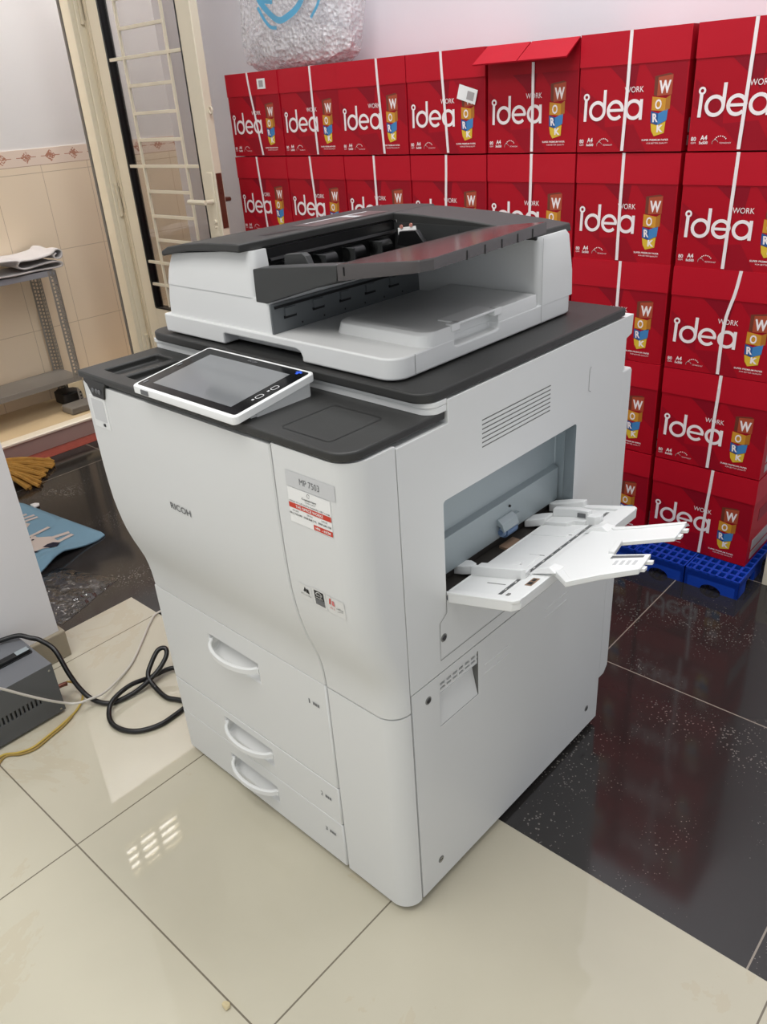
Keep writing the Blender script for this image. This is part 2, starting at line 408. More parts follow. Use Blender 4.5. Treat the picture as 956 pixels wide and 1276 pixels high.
# chassis
bm = new(); bx(bm, .004, .668, .036, .676, .045, .933)
o = obj('chassis', bm, [white, steelg, feltd], cop)
c1 = new(); bx(c1, .647, .72, .136, .516, .60, .812, 1); c2 = new(); bx(c2, .52, .66, .15, .505, .60, .648, 2)
cut(o, [c1, c2], .002)
bm = new(); bx(bm, .03, .66, .03, .65, .03, .05); obj('base_plate', bm, black, cop)
for x in (.08,.61):
    for y in (.09,.60):
        bm = new(); cyl(bm, (x,y,.02), .02, .022, 'x', 20); bx(bm, x-.016, x+.016, y-.014, y+.014, .026, .046); obj('caster', bm, black, cop)
# right side panels
bm = new(); prism(bm, [(.041,.503),(.676,.503),(.676,.862),(.681,.866),(.681,.925),(.700,.930),(.702,.966),(.153,.966),(.153,.930),(.041,.930)], 'x', .668, W)
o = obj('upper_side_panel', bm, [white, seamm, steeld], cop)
cs = []
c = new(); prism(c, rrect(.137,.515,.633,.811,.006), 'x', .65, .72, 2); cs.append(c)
for i in range(7):
    z = .8645+i*.0073; c = new(); bx(c, W-.0013, W+.01, .234, .424, z-.0009, z+.0009, 1); cs.append(c)
cut(o, cs, .0008)
bm = new()
pl_x = lambda u, v: (W+.0006, u, v)
ribbon(bm, [(.136,.652),(.136,.612),(.118,.600),(.117,.5275),(.33,.5275)], .0012, pl_x); ribbon(bm, [(.33,.5275),(.62,.5275)], .0012, pl_x)
obj('panel_seam', bm, seamm, cop); bm = new()
ribbon(bm, [(.555,.905),(.55,.90),(.55,.862),(.558,.858)], .0010, pl_x)
for a in ((.45,.395),(.62,.40)): pass
obj('panel_seam', bm, seamm, cop)
bm = new(); prism(bm, [(.043,.016),(.676,.016),(.676,.5005),(.043,.5005)], 'x', .668, W)
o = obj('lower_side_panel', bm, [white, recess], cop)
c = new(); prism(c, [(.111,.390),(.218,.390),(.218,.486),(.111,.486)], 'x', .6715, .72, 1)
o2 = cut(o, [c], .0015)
bm = new(); # sloped pocket floor and vented upper strip
vs = [(.112,.389,.689),(.217,.389,.689),(.217,.458,.674),(.112,.458,.674)]
f = bm.faces.new([bm.verts.new((p[2],p[0],p[1])) for p in vs])
f2 = bm.faces.new([bm.verts.new(p) for p in ((.674,.112,.457),(.674,.217,.457),(.689,.217,.460),(.689,.112,.460))])
bmesh.ops.recalc_face_normals(bm, faces=bm.faces)
bx(bm, .676, .688, .112, .2175, .460, .4655); bx(bm, .676, .688, .112, .2175, .4705, .4745); bx(bm, .676, .688, .112, .2175, .480, .486)
for i in range(7): bx(bm, .676, .6875, .112+i*.0168, .1165+i*.0168, .460, .486)
obj('grip_recess', bm, white, cop)
for (ya,yb,za) in ((.235,.315,.443),(.235,.315,.424),(.43,.51,.455),(.43,.51,.436)):
    bm = new(); prism(bm, [(ya,za-.0008),(yb,za-.0008),(yb,za+.0008),(ya,za+.0008)], 'x', W-.001, W+.0009); obj('moulded_rib', bm, white2, cop)
for (y,z) in ((.082,.467),(.097,.072),(.626,.074),(.127,.568)):
    bm = new(); cyl(bm, (W-.001,y,z), .0075, .003, 'x', 20, 0); cyl(bm, (W+.0004,y,z), .005, .002, 'x', 16, 1); bx(bm, W+.001, W+.0018, y-.0035, y+.0035, z-.0008, z+.0008, 2)
    obj('screw', bm, [seamm, chrome, blackink], cop)
# back cover
bm = new(); prism(bm, [(.676,.127),(.70,.127),(.716,.145),(.716,.856),(.712,.862),(.676,.862)], 'x', .03, W-.001); obj('back_cover', bm, white, cop, bevel=.003)
# front door (left) with bulging profile
secs = []
for z in ZS:
    y0 = yf(z); r = .010
    p = [(.002,.035),(.002,y0+r)]+[(.002+r-r*math.cos(a), y0+r-r*math.sin(a)) for a in (PI/6,PI/3,PI/2)]+[(.5285,y0),(.5305,y0+.002),(.5305,.035)]
    secs.append([(x,y,z) for x,y in p])
bm = new(); loft(bm, secs); fd = obj('front_door', bm, [white, blackink], cop, ang=25)
bm = new()
text(bm, 'RICOH', lambda u,v: (u, yf(v)-.0008, v), .259, .745, .060, .0125, bold=.012); lg = obj('wordmark', bm, greyink, fd)
bm = new(); prism(bm, rrect(.022,.076,.848,.908,.003), 'y', -.0496, -.047, 0); prism(bm, rrect(.028,.069,.862,.903,.002), 'y', -.0502, -.0490, 1); bx(bm, .055,.061,-.051,-.0498,.853,.858,2)
obj('status_window', bm, [white2, platem, black], fd)
bm = new(); prism(bm, [(.02,.941),(.095,.941),(.095,.936),(.088,.930),(.080,.908),(.040,.908),(.028,.928),(.018,.934)], 'y', -.0515, -.04, 0)
for x in (.048,.060,.070): cyl(bm, (x,-.052,.921), .0045, .003, 'y', 14, 1)
obj('proximity_sensor', bm, [black, greyink], cop, bevel=.0015)
# front right corner cover
def corner_secs(zs, x0, yfun, rmax):
    S = []
    for z in zs:
        y0 = yfun(z); r = min(rmax, .0375-y0)
        p = [(x0,.0375),(x0,y0+.002),(x0+.002,y0),(W-r,y0)]
        for i in range(1,9):
            a = PI/2*i/8; p.append((W-r+r*math.sin(a), y0+r-r*math.cos(a)))
        p.append((W,.0385)); S.append([(x,y,z) for x,y in p])
    return S
ZC = ZS[:-1]+[.928,.934]
bm = new(); loft(bm, corner_secs(ZC, .5335, yf, .042)); obj('front_corner_cover', bm, white, cop, ang=25)
bm = new(); loft(bm, corner_secs([.016,.02,.25,.460,.4665], .5335, lambda z: 0, .0365)); lc = obj('lower_corner_cover', bm, white, cop, ang=25)
# drawers with scooped handles
drawm = [white, white2, greyp]
for k,(z0,z1,hx,hz,num) in enumerate(((.2245,.4675,.259,.4015,'1'),(.1295,.2225,.258,.1845,'2'),(.016,.1275,.255,.0785,'3'))):
    bm = new(); bx(bm, .002, .5305, 0, .034, z0, z1)
    dr = obj('paper_drawer', bm, [white, white2], cop)
    hw = .0775; zc = hz
    prof = [(-.02,zc+.019),(.0,zc+.019)]+[(.027*math.sin(PI*i/12), zc-.004+.023*math.cos(PI*i/12)) for i in range(1,12)]+[(.0,zc-.028),(-.02,zc-.028)]
    c = new(); prism(c, prof, 'x', hx-hw, hx+hw, 0)
    cut(dr, [c], .003)
    bm = new(); S = []
    for i in range(0,25):
        t = -1+2*i/24; x = hx+(hw-.002)*t; out = -.028*(1-t*t)**.62-.0015
        hh = .0068; th = .0075
        ring = [(.5,-1),(1,-.75),(1,.75),(.5,1),(-.5,1),(-1,.75),(-1,-.75),(-.5,-1)]
        nx = (t*.9); ny = -math.sqrt(max(.05,1-nx*nx))
        S.append([(x-nx*th*.5+nx*th*.5*a_, out+th*.5+ny*0-th*.5*a_*abs(ny), zc+hh*b_) for a_,b_ in ring])
    loft(bm, S)
    for sg in (-1,1): bx(bm, *sorted((hx+sg*(hw+.001),hx+sg*(hw-.005))), -.001, .022, zc-.006, zc+.006)
    obj('handle', bm, white2, dr)
    bm = new(); pf = lambda u,v: (u, -.0005, v)
    zl = z1-.058 if k == 0 else z1-.04
    text(bm, num, pf, .481, zl, .003 if num == '1' else .006, .0105); poly(bm, [(.490,zl-.004),(.508,zl-.004),(.508,zl+.004),(.490,zl+.004)], pf, 1)
    for q in range(3): poly(bm, [(.4915+q*.0055,zl-.003),(.4955+q*.0055,zl-.003),(.4955+q*.0055,zl+.003),(.4915+q*.0055,zl+.003)], lambda u,v:(u,-.0008,v), 0)
    obj('tray_number', bm, [greyink, greyp], dr)
# front top cover (charcoal) with two wells
bm = new(); prism(bm, rrect(.001,W-.0035,-.0505,.1515,.034,8,(0,1,0,0)), 'z', .9365, .950)
o = obj('front_top_cover', bm, [dark, dark2], cop)
cs = []
c = new(); prism(c, rrect(.046,.099,-.021,.088,.006), 'z', .938, .97); cs.append(c)
c = new(); prism(c, rrect(.119,.20,-.021,.088,.006), 'z', .938, .97); cs.append(c)
cut(o, cs, .003, 3)
bm = new(); ribbon(bm, rrect(.535,.634,-.027,.078,.008), .0011, lambda u,v:(u,v,.9504), closed=True); obj('lid_seam', bm, black, cop)
bm = new(); prism(bm, rrect(.004,W-.0015,.1165,.1525,.022,8,(0,1,0,0)), 'z', .9495, .960); prism(bm, rrect(.002,W-.001,.114,.1525,.022,8,(0,1,0,0)), 'z', .9605, .9683); bx(bm, .002, W-.0225, .1515, .67, .932, .968); obj('scanner_riser', bm, white2, cop, bevel=.001)
bm = new(); prism(bm, rrect(.002,W-.001,.1055,.672,.03,8,(1,1,0,0)), 'z', .9685, .984); obj('scanner_top', bm, dark, cop, bevel=.003, seg=3)
# control panel
k = (.987-.965)/.155
def pz(y): return .965+k*(y+.065)
bm = new(); R = rrect(.216,.484,-.066,.092,.008)
loft(bm, [[(x,y,max(.9505, pz(y)-.012-.0)) for x,y in R], [(x,y,pz(y)-.001) for x,y in R], [(.35+(x-.35)*.992,.013+(y-.013)*.99,pz(y)+.0005) for x,y in R]])
bx(bm, .28, .476, -.02, .085, .949, .972)
prism(bm, [(-.03,.950),(.088,.950),(.088,.978),(-.03,.961)], 'x', .23, .474)
cp = obj('control_panel', bm, white2, cop, bevel=.001)
R2 = rrect(.2225,.4785,-.060,.086,.005)
bm = new(); loft(bm, [[(x,y,pz(y)) for x,y in R2],[(x,y,pz(y)+.0011) for x,y in R2]]); obj('bezel', bm, bezel, cp)
bm = new(); S2 = [(.252,-.047),(.463,-.047),(.463,.070),(.252,.070)]
S2 = [(.25,-.046),(.452,-.046),(.452,.069),(.25,.069)]
loft(bm, [[(x,y,pz(y)+.0008) for x,y in S2],[(x,y,pz(y)+.0015) for x,y in S2]]); obj('touch_screen', bm, screenm, cp, smooth=False)
pp = lambda u,v: (u,v,pz(v)+.0016)
for (x,y) in ((.4665,-.004),(.4665,.026)):
    bm = new(); ribbon(bm, rrect(x-.0045,x+.0045,y-.0065,y+.0065,.004), .0014, pp, closed=True); poly(bm, [(x-.003,y-.014),(x+.001,y-.014),(x+.001,y-.010),(x-.003,y-.010)], pp); obj('button', bm, greyp, cp)
bm = new(); poly(bm, [(.455,.0775),(.468,.0775),(.468,.0815),(.455,.0815)], pp); poly(bm, [(.459,.073),(.464,.073),(.464,.084),(.459,.084)], lambda u,v:(u,v,pz(v)+.0018)); obj('indicator_lamp', bm, blueled, cp)
bm = new(); text(bm, 'RICOH', pp, .351, .0785, .022, .005, bold=.02); obj('wordmark', bm, greyink, cp)
for (x,y) in ((.232,-.048),(.2305,.02)):
    bm = new(); poly(bm, rrect(x-.002,x+.002,y-.005,y+.005,.0015), pp); obj('sensor_dot', bm, greyink, cp)
bm = new()
bx(bm, .243, .263, -.0675, -.0655, .955, .9625)
obj('card_slot', bm, greyink, cp)
# stickers
clearst = mat('clear sticker film', (224,224,222), .35)
def ysurf(u, v):
    y0 = yf(v); r = min(.042, .0375-y0); d = u-(W-r)
    return y0 if d <= 0 else y0+r-math.sqrt(max(0, r*r-d*d))
sp = lambda e: (lambda u,v: (u, ysurf(u,v)-e, v))
def plate(bm, x0, x1, z0, z1, pf_, mi, n=12):
    for i in range(n):
        a_, b_ = x0+(x1-x0)*i/n, x0+(x1-x0)*(i+1)/n; poly(bm, [(a_,z0),(b_,z0),(b_,z1),(a_,z1)], pf_, mi)
    bmesh.ops.remove_doubles(bm, verts=bm.verts, dist=1e-6)
bm = new(); plate(bm, .560, .658, .877, .901, sp(.0007), 0); text(bm, 'MP 7503', sp(.0011), .609, .889, .040, .0095, 1, bold=-.004); obj('name_plate', bm, [platem, greyink], cop)
bm = new()
plate(bm, .561, .648, .820, .8755, sp(.0006), 0)
e = sp(.0012)
ribbon(bm, arc(.6045,.871,.0028,0,330,12), .0006, e, 3)
text(bm, 'Copiermart', e, .605, .8635, .030, .004, 2, bold=.015); text(bm, 'COPIER EXPERT', e, .607, .8595, .022, .0018, 3)
text(bm, 'CÔNG TY CỔ PHẦN COPIERS VIỆT NAM', e, .6035, .8545, .083, .0034, 2, bold=.01)
poly(bm, [(.561,.8435),(.6475,.8435),(.6475,.8515),(.561,.8515)], sp(.0010), 1); text(bm, 'THE OFFICE WORKS', e, .6035, .8475, .056, .0044, 0, bold=.02)
for i,(t,ph) in enumerate((('SALES','0913.790.090'),('SERVICE','0909.868.272'),('SUPPLIES','0909.686.338'))):
    text(bm, t, e, .574+i*.0295, .840, .012, .0022, 2); text(bm, ph, e, .574+i*.0295, .8345, .026, .003, 2, bold=.01)
poly(bm, [(.610,.821),(.648,.821),(.648,.829),(.610,.829)], sp(.0010), 1); text(bm, 'HN  - HCM', e, .629, .825, .030, .004, 0, bold=.03)
obj('company_sticker', bm, [paperw, redink, blackink, greyink], cop)
bm = new(); poly(bm, [(.556,.684),(.582,.684),(.582,.712),(.556,.712)], sp(.0006), 0); poly(bm, [(.5645,.700),(.569,.709),(.571,.703),(.568,.699)], e, 2); poly(bm, [(.570,.699),(.572,.706),(.576,.706),(.577,.698)], e, 2); text(bm, 'EMC certified', e, .569, .694, .023, .003, 3); obj('certification_sticker', bm, [clearst, redink, blackink, greyink], cop)
bm = new(); poly(bm, [(.585,.682),(.613,.682),(.613,.715),(.585,.715)], sp(.0006), 0); poly(bm, [(.589,.697),(.609,.697),(.609,.712),(.589,.712)], sp(.0009), 2); poly(bm, [(.589,.686),(.609,.686),(.609,.6965),(.589,.6965)], sp(.0009), 3)
ribbon(bm, arc(.599,.703,.007,20,160,10), .0012, e, 0); text(bm, 'energy', e, .599, .7035, .012, .004, 0); ribbon(bm, [(.591,.6995),(.607,.6995)], .0008, e, 0); obj('energy_sticker', bm, [clearst, redink, blackink, greyink], cop)
bm = new(); plate(bm, .615, .652, .682, .713, sp(.0006), 0); poly(bm, [(.620,.699),(.622,.710),(.625,.710),(.623,.699)], e, 1); poly(bm, [(.626,.699),(.6265,.707),(.631,.707),(.632,.698)], e, 4); text(bm, 'PS 3', e, .626, .693, .009, .003, 1); text(bm, 'office', e, .642, .697, .014, .0035, 3, skew=.3); ribbon(bm, [(.636,.691),(.648,.694)], .0006, e, 3); obj('software_sticker', bm, [clearst, redink, blackink, greyink, pinkish], cop)

# ---- bypass side: inner metal, roller, tray
bm = new(); prism(bm, [(.645,.724),(.6575,.718),(.6575,.652),(.651,.648),(.645,.650)], 'y', .138, .513); o = obj('feed_shield', bm, steelg, cop, bevel=.0006, smooth=False)
bm = new(); prism(bm, [(.652,.692),(.660,.691),(.669,.684),(.674,.672),(.672,.669),(.664,.678),(.652,.680)], 'y', .318, .362); bx(bm, .652, .664, .362, .378, .672, .684); obj('roller_hood', bm, steelg, cop, bevel=.0008, smooth=False)
bm = new(); cyl(bm, (.661,.345,.664), .012, .030, 'y', 24, 0); cyl(bm, (.661,.3275,.664), .0085, .005, 'y', 20, 1); cyl(bm, (.661,.324,.664), .0045, .004, 'y', 16, 0); obj('feed_roller', bm, [mat('dull blue rubber', (92,116,150), .5), mat('pale blue hub', (140,160,190), .4)], cop)
bm = new(); bx(bm, .660, .680, .322, .362, .634, .6385); obj('separation_pad', bm, tanp, cop)
for x_,y_,z_ in ((.6475,.225,.795),(.658,.355,.703),(.6475,.18,.79)):
    bm = new(); cyl(bm, (x_,y_,z_), .0025, .004, 'x', 10); obj('screw', bm, black, cop)
A = .272
def tz(x): return .650+A*(x-.692)
tray = thing('bypass_tray', '', ''); 
for kk in ('label','category'): del tray[kk]
tray.parent = cop; tray['label'] = 'open white fold-down paper tray'
def tloft(bm, pts, lo, hi, mi=0):
    loft(bm, [[(x,y,tz(x)+lo) for x,y in pts],[(x,y,tz(x)+hi) for x,y in pts]], mi)
bm = new()
T = [(.683,.146),(.692,.138),(.812,.138),(.822,.148),(.822,.505),(.812,.513),(.692,.513),(.683,.508)]
tloft(bm, T, -.019, -.004); 
# raised rim all round and the tray bed
tloft(bm, [(.680,.138),(.814,.138),(.822,.145),(.822,.156),(.70,.150)], -.006, .0005); tloft(bm, [(.70,.500),(.822,.497),(.822,.506),(.814,.513),(.69,.513)], -.006, .0005)
tloft(bm, [(.79,.15),(.822,.15),(.822,.50),(.79,.50)], -.006, .0)
tloft(bm, [(.683,.150),(.79,.150),(.79,.50),(.683,.50)], -.010, -.0045)
tloft(bm, [(.683,.150),(.687,.150),(.687,.50),(.683,.50)], -.006, -.003)
tb = obj('tray_bed', bm, white2, tray, bevel=.0015)
bm = new(); tloft(bm, [(.772,.160),(.779,.160),(.779,.49),(.772,.49)], -.006, -.0040, 0)
for i in range(12):
    y = .175+i*.026; tloft(bm, [(.7745,y),(.7765,y),(.7765,y+.004),(.7745,y+.004)], -.0042, -.0036, 1)
obj('size_scale', bm, [greyink, paperw], tb)
for (x0,x1,y) in ((.73,.765,.19),(.735,.765,.30),(.735,.765,.385),(.70,.715,.26)):
    bm = new(); tloft(bm, [(x0,y),(x1,y),(x1,y+.0022),(x0,y+.0022)], -.0052, -.0038); obj('guide_slot', bm, seamm, tb)
bm = new(); tloft(bm, [(.800,.190),(.812,.190),(.812,.215),(.800,.215)], 0, .0006, 0); tloft(bm, [(.802,.193),(.810,.193),(.810,.201),(.802,.201)], .0004, .0009, 1); tloft(bm, [(.803,.204),(.809,.204),(.809,.212),(.803,.212)], .0004, .0009, 1); obj('tray_label', bm, [tanp, blackink], tb)
bm = new(); tloft(bm, [(.792,.152),(.797,.152),(.797,.159),(.792,.159)], 0, .0015); obj('tray_dot', bm, seamm, tb)
bm = new(); bx(bm, .60, .688, .150, .505, .628, .634); bx(bm, .648, .650, .150, .505, .634, .645); obj('feed_chute', bm, feltd, cop)
# paper guides
bm = new()
tloft(bm, [(.640,.219),(.646,.207),(.668,.207),(.684,.212),(.684,.224),(.668,.232),(.660,.232),(.650,.227)], -.004, .012)
tloft(bm, [(.684,.208),(.778,.213),(.784,.218),(.684,.2155)], -.006, .0135)
tloft(bm, [(.684,.2155),(.784,.218),(.781,.236),(.764,.243),(.684,.238)], -.006, .0065)
tloft(bm, [(.684,.238),(.764,.243),(.757,.30),(.684,.30)], -.006, -.0025)
tloft(bm, [(.735,.244),(.752,.247),(.748,.262),(.738,.262)], -.004, .004)
obj('paper_guide', bm, white2, tray, bevel=.001)
bm = new()
tloft(bm, [(.648,.418),(.655,.408),(.672,.412),(.690,.42),(.690,.450),(.668,.444),(.655,.436)], -.004, .010)
tloft(bm, [(.690,.420),(.712,.418),(.735,.418),(.742,.430),(.765,.430),(.765,.438),(.735,.446),(.69,.446)], -.006, .004)
tloft(bm, [(.690,.446),(.735,.446),(.765,.438),(.768,.448),(.738,.458),(.690,.458)], -.006, .019)
tloft(bm, [(.765,.432),(.782,.430),(.790,.436),(.790,.446),(.782,.450),(.765,.446)], -.006, .012)
tloft(bm, [(.69,.375),(.758,.378),(.763,.420),(.69,.420)], -.006, -.0025)
gd = obj('paper_guide', bm, white2, tray, bevel=.001)
bm = new(); loft(bm, [[(.742,.4425,tz(.742)+.006),(.760,.4385,tz(.760)+.006),(.760,.4385,tz(.760)+.014),(.742,.4425,tz(.742)+.014)],[(.742,.4420,tz(.742)+.006),(.760,.4380,tz(.760)+.006),(.760,.4380,tz(.760)+.014),(.742,.4420,tz(.742)+.014)]]); obj('size_mark', bm, greyink, gd)
bm = new(); tloft(bm, [(.655,.488),(.667,.486),(.70,.494),(.722,.502),(.722,.513),(.69,.513),(.660,.505)], -.006, .012); obj('hinge_knob', bm, white2, tray, bevel=.002)
# extension flap with two horns
E1 = [(.800,.232),(.826,.232),(.864,.200),(.900,.232),(.946,.262),(.937,.318),(.883,.306),(.873,.352),(.945,.380),(.938,.438),(.868,.412),(.826,.402),(.800,.402)]
bm = new(); tloft(bm, E1, -.0015, .006)
tloft(bm, [(.826,.232),(.864,.200),(.900,.232),(.946,.262),(.944,.268),(.898,.240),(.865,.212),(.836,.240)], .005, .0085)
tloft(bm, [(.826,.402),(.868,.412),(.938,.438),(.939,.431),(.870,.404),(.836,.394)], .005, .0085)
tloft(bm, [(.873,.308),(.884,.308),(.875,.350),(.866,.348)], .005, .0105)
ex = obj('tray_extension', bm, white2, tray, bevel=.0012)
for y0,y1 in ((.272,.284),(.297,.305),(.390,.403),(.415,.424)):
    bm = new(); tloft(bm, [(.938,y0),(.949,y0+.002),(.948,y1),(.938,y1)], -.003, .002); obj('stop_tab', bm, white2, ex)
for y in (.225,.385):
    bm = new(); loft(bm, [[(.785,y,tz(.785)+.001),(.832,y,tz(.832)+.006),(.832,y+.028,tz(.832)+.006),(.785,y+.028,tz(.785)+.001)],[(.797,y+.004,tz(.797)+.010),(.818,y+.004,tz(.818)+.014),(.818,y+.02,tz(.818)+.014),(.797,y+.02,tz(.797)+.010)]])
    obj('extension_hinge', bm, white2, ex, bevel=.001)
bm = new(); tloft(bm, [(.905,.262),(.938,.268),(.932,.311),(.885,.302)], .006, .0064, 0); tloft(bm, [(.886,.291),(.932,.303),(.931,.310),(.885,.300)], .0062, .0068, 1)
for i in range(4): tloft(bm, [(.900+i*.009,.270+i*.002),(.905+i*.009,.271+i*.002),(.903+i*.009,.286+i*.002),(.898+i*.009,.285+i*.002)], .0062, .0067, 2)
obj('instruction_label', bm, [paperw, greyink, greyp], ex)

# ---- document feeder on top
fe = thing('document_feeder', '', '')
for kk in ('label','category'): del fe[kk]
fe.parent = cop; fe['label'] = 'white and charcoal automatic document feeder lid'
FX0, FX1, FY0, FY1 = .047, .624, .119, .602
bm = new()
prism(bm, rrect(FX0,FX1,FY0,FY1,.030,8,(0,1,1,0)), 'z', .987, 1.020)
o = obj('feeder_base', bm, [white, greyp], fe)
c = new(); prism(c, [(.225,.97),(.225,1.004),(.230,1.006),(.412,1.006),(.422,1.003),(.426,.995),(.426,.97)], 'y', .10, .15, 1)
c2 = new(); prism(c2, [(.256,1.03),(.256,1.009),(.262,1.0075),(.362,1.0075),(.368,1.009),(.368,1.03)], 'x', .604, .65, 0)
cut(o, [c, c2], .003, 3)
# output island with finger scoop
bm = new()
isl = lambda z, d: [(x, y, z) for x,y in rrect(.43+d,.6235-d*.15,.185+d,.478,.022,8,(1,1,0,0))]
loft(bm, [isl(1.018,0), isl(1.036,.004), isl(1.040,.010)])
o = obj('output_tray', bm, white, fe)
c = new(); prism(c, [(.256,1.06),(.256,1.0),(.368,1.0),(.368,1.06)], 'x', .606, .65)
cut(o, [c], .002)
bm = new(); bx(bm, .585, .6245, .262, .362, 1.0375, 1.042); bx(bm, .612, .625, .248, .268, 1.030, 1.042); bx(bm, .612, .625, .356, .376, 1.030, 1.042); obj('output_stop', bm, white2, fe, bevel=.0015)
bm = new(); ribbon(bm, [(.162,.987),(.162,1.0195)], .0009, lambda u,v:(FX1+.0006,u,v)); obj('panel_seam', bm, seamm, fe); bm = new(); ribbon(bm, [(.490,.987),(.490,1.128)], .0009, lambda u,v:(FX1+.0016,u,v)); obj('panel_seam', bm, seamm, fe)
# feed unit housing
def fsec(z, x0, x1, y0, r=.014):
    return [(x,y,z) for x,y in rrect(x0,x1,y0,.596,r,6,(1,1,0,0))]
bm = new(); loft(bm, [fsec(1.019,.054,.356,.124), fsec(1.050,.056,.354,.1255), fsec(1.074,.060,.352,.127)])
o = obj('feed_unit', bm, [white, dark2], fe, ang=30)
def cu(x):
    T_ = [(0,1.124),(.083,1.1255),(.10,1.129),(.15,1.1375),(.21,1.1425),(.27,1.145),(.4,1.1455)]
    for (a,za),(b,zb) in zip(T_,T_[1:]):
        if a <= x <= b: return za+(zb-za)*(x-a)/(b-a)
bm = new(); loft(bm, [fsec(1.074,.060,.318,.1255), fsec(1.10,.067,.316,.1275), [(x,y,min(z,cu(x))) for x,y,z in fsec(1.128,.080,.314,.131)], [(x,y,cu(x)) for x,y,z in fsec(1.143,.086,.312,.134)]])
o2 = obj('feed_unit_upper', bm, [white, black], fe, ang=30)
c = new(); prism(c, [(.305,1.0),(.4,1.0),(.4,1.16),(.302,1.16)], 'y', .165, .48, 1); cut(o2, [c])
bm = new(); bx(bm, .3545, .3580, .123, .49, 1.0205, 1.068)
for i in range(5): 
    y = .150+i*.063; bx(bm, .357, .3615, y, y+.022, 1.045, 1.058); bx(bm, .3572, .3600, y-.002, y+.024, 1.041, 1.0455, 1)
for i in range(6): bx(bm, .3572, .359, .185+i*.05, .187+i*.05, 1.026, 1.029, 1)
bx(bm, .3572, .3605, .13, .40, 1.060, 1.064, 1)
obj('exit_guide', bm, [guideg, black], fe)
# curved charcoal cover
CP = [(.079,1.128),(.081,1.134),(.10,1.1415),(.15,1.150),(.21,1.155),(.27,1.1575),(.305,1.158)]
CB = [(.305,1.145),(.27,1.1445),(.21,1.142),(.15,1.137),(.10,1.1285),(.083,1.125)]
bm = new(); prism(bm, CP+CB, 'y', .1165, .602); fc = obj('feeder_cover', bm, dark, fe, bevel=.0025, seg=3)
bm = new(); 
def cz(x):
    for (a,za),(b,zb) in zip(CP[1:],CP[2:]):
        if a <= x <= b: return za+(zb-za)*(x-a)/(b-a)
    return 1.158
poly(bm, [(.255,.20),(.275,.20),(.283,.27),(.279,.27)], lambda u,v:(u,v,cz(u)+.0005)); obj('cover_slot', bm, black, fc)
bm = new(); lb = mat('glossy grey caution label', (92,86,86), .28)
g = lambda u,v: (u,v,cz(u)+.0006)
poly(bm, [(.225,.30),(.285,.30),(.285,.49),(.225,.49)], g, 0); poly(bm, [(.232,.405),(.28,.405),(.28,.425),(.232,.425)], lambda u,v:(u,v,cz(u)+.001), 1); poly(bm, [(.232,.32),(.24,.32),(.24,.48),(.232,.48)], lambda u,v:(u,v,cz(u)+.001), 1)
obj('caution_label', bm, [lb, greyp], fc)
# feed mouth
bm = new(); bx(bm, .3035, .306, .165, .478, 1.07, 1.143, 0)
for y in (.20,.27,.34,.41): cyl(bm, (.315,y+.02,1.106), .012, .04, 'y', 16, 0); bx(bm, .306, .335, y, y+.004, 1.088, 1.118, 1)
tube(bm, [(.312,.17,1.125),(.312,.475,1.125)], .004, 8, k=1); obj('feed_mouth', bm, [black, dark2], fe)
# input tray: front side plate, bed, glossy extension
bm = new(); prism(bm, [(.321,1.120),(.340,1.1235),(.515,1.1415),(.513,1.117),(.47,1.106),(.345,1.068),(.319,1.068)], 'y', .126, .152); it = obj('input_tray', bm, dark2, fe, bevel=.0015)
bm = new(); prism(bm, [(.310,1.080),(.52,1.128),(.52,1.116),(.310,1.066)], 'y', .152, .482); obj('tray_plate', bm, black, it)
bm = new(); prism(bm, [(.345,1.108),(.350,1.136),(.353,1.138),(.392,1.142),(.400,1.138),(.410,1.118),(.405,1.108)], 'y', .170, .182); bx(bm, .345, .42, .17, .215, 1.100, 1.108); obj('side_guide', bm, dark2, it, bevel=.001)
bm = new(); prism(bm, [(.345,1.108),(.352,1.132),(.392,1.136),(.410,1.116),(.405,1.104)], 'y', .442, .452); obj('side_guide', bm, black, it, bevel=.001)
def ez(x): return 1.1425+(x-.515)*.107
EO = [(.516,.126),(.652,.126),(.668,.130),(.680,.145),(.634,.485),(.516,.482)]
glossd = mat('glossy dark grey plastic', (74,70,70), .16)
bm = new(); loft(bm, [[(x,y,ez(x)-.0235*(1-.35*(x-.516)/.16)) for x,y in EO],[(x,y,ez(x)-.002) for x,y in EO],[(.58+(x-.58)*.99,.3+(y-.3)*.994,ez(x)) for x,y in EO]])
te = obj('tray_extension', bm, [glossd, dark2], it, ang=30)
for t in (.25,.4,.55,.7,.85):
    x = .680+(.634-.680)*t; y = .145+(.485-.145)*t
    bm = new(); bx(bm, x-.002, x+.0012, y, y+.0012, ez(x)-.017, ez(x)-.004); obj('extension_rib', bm, dark2, te)
bm = new(); bx(bm, .529, .5305, .1245, .127, ez(.53)-.016, ez(.53)-.004); obj('extension_rib', bm, black, te)
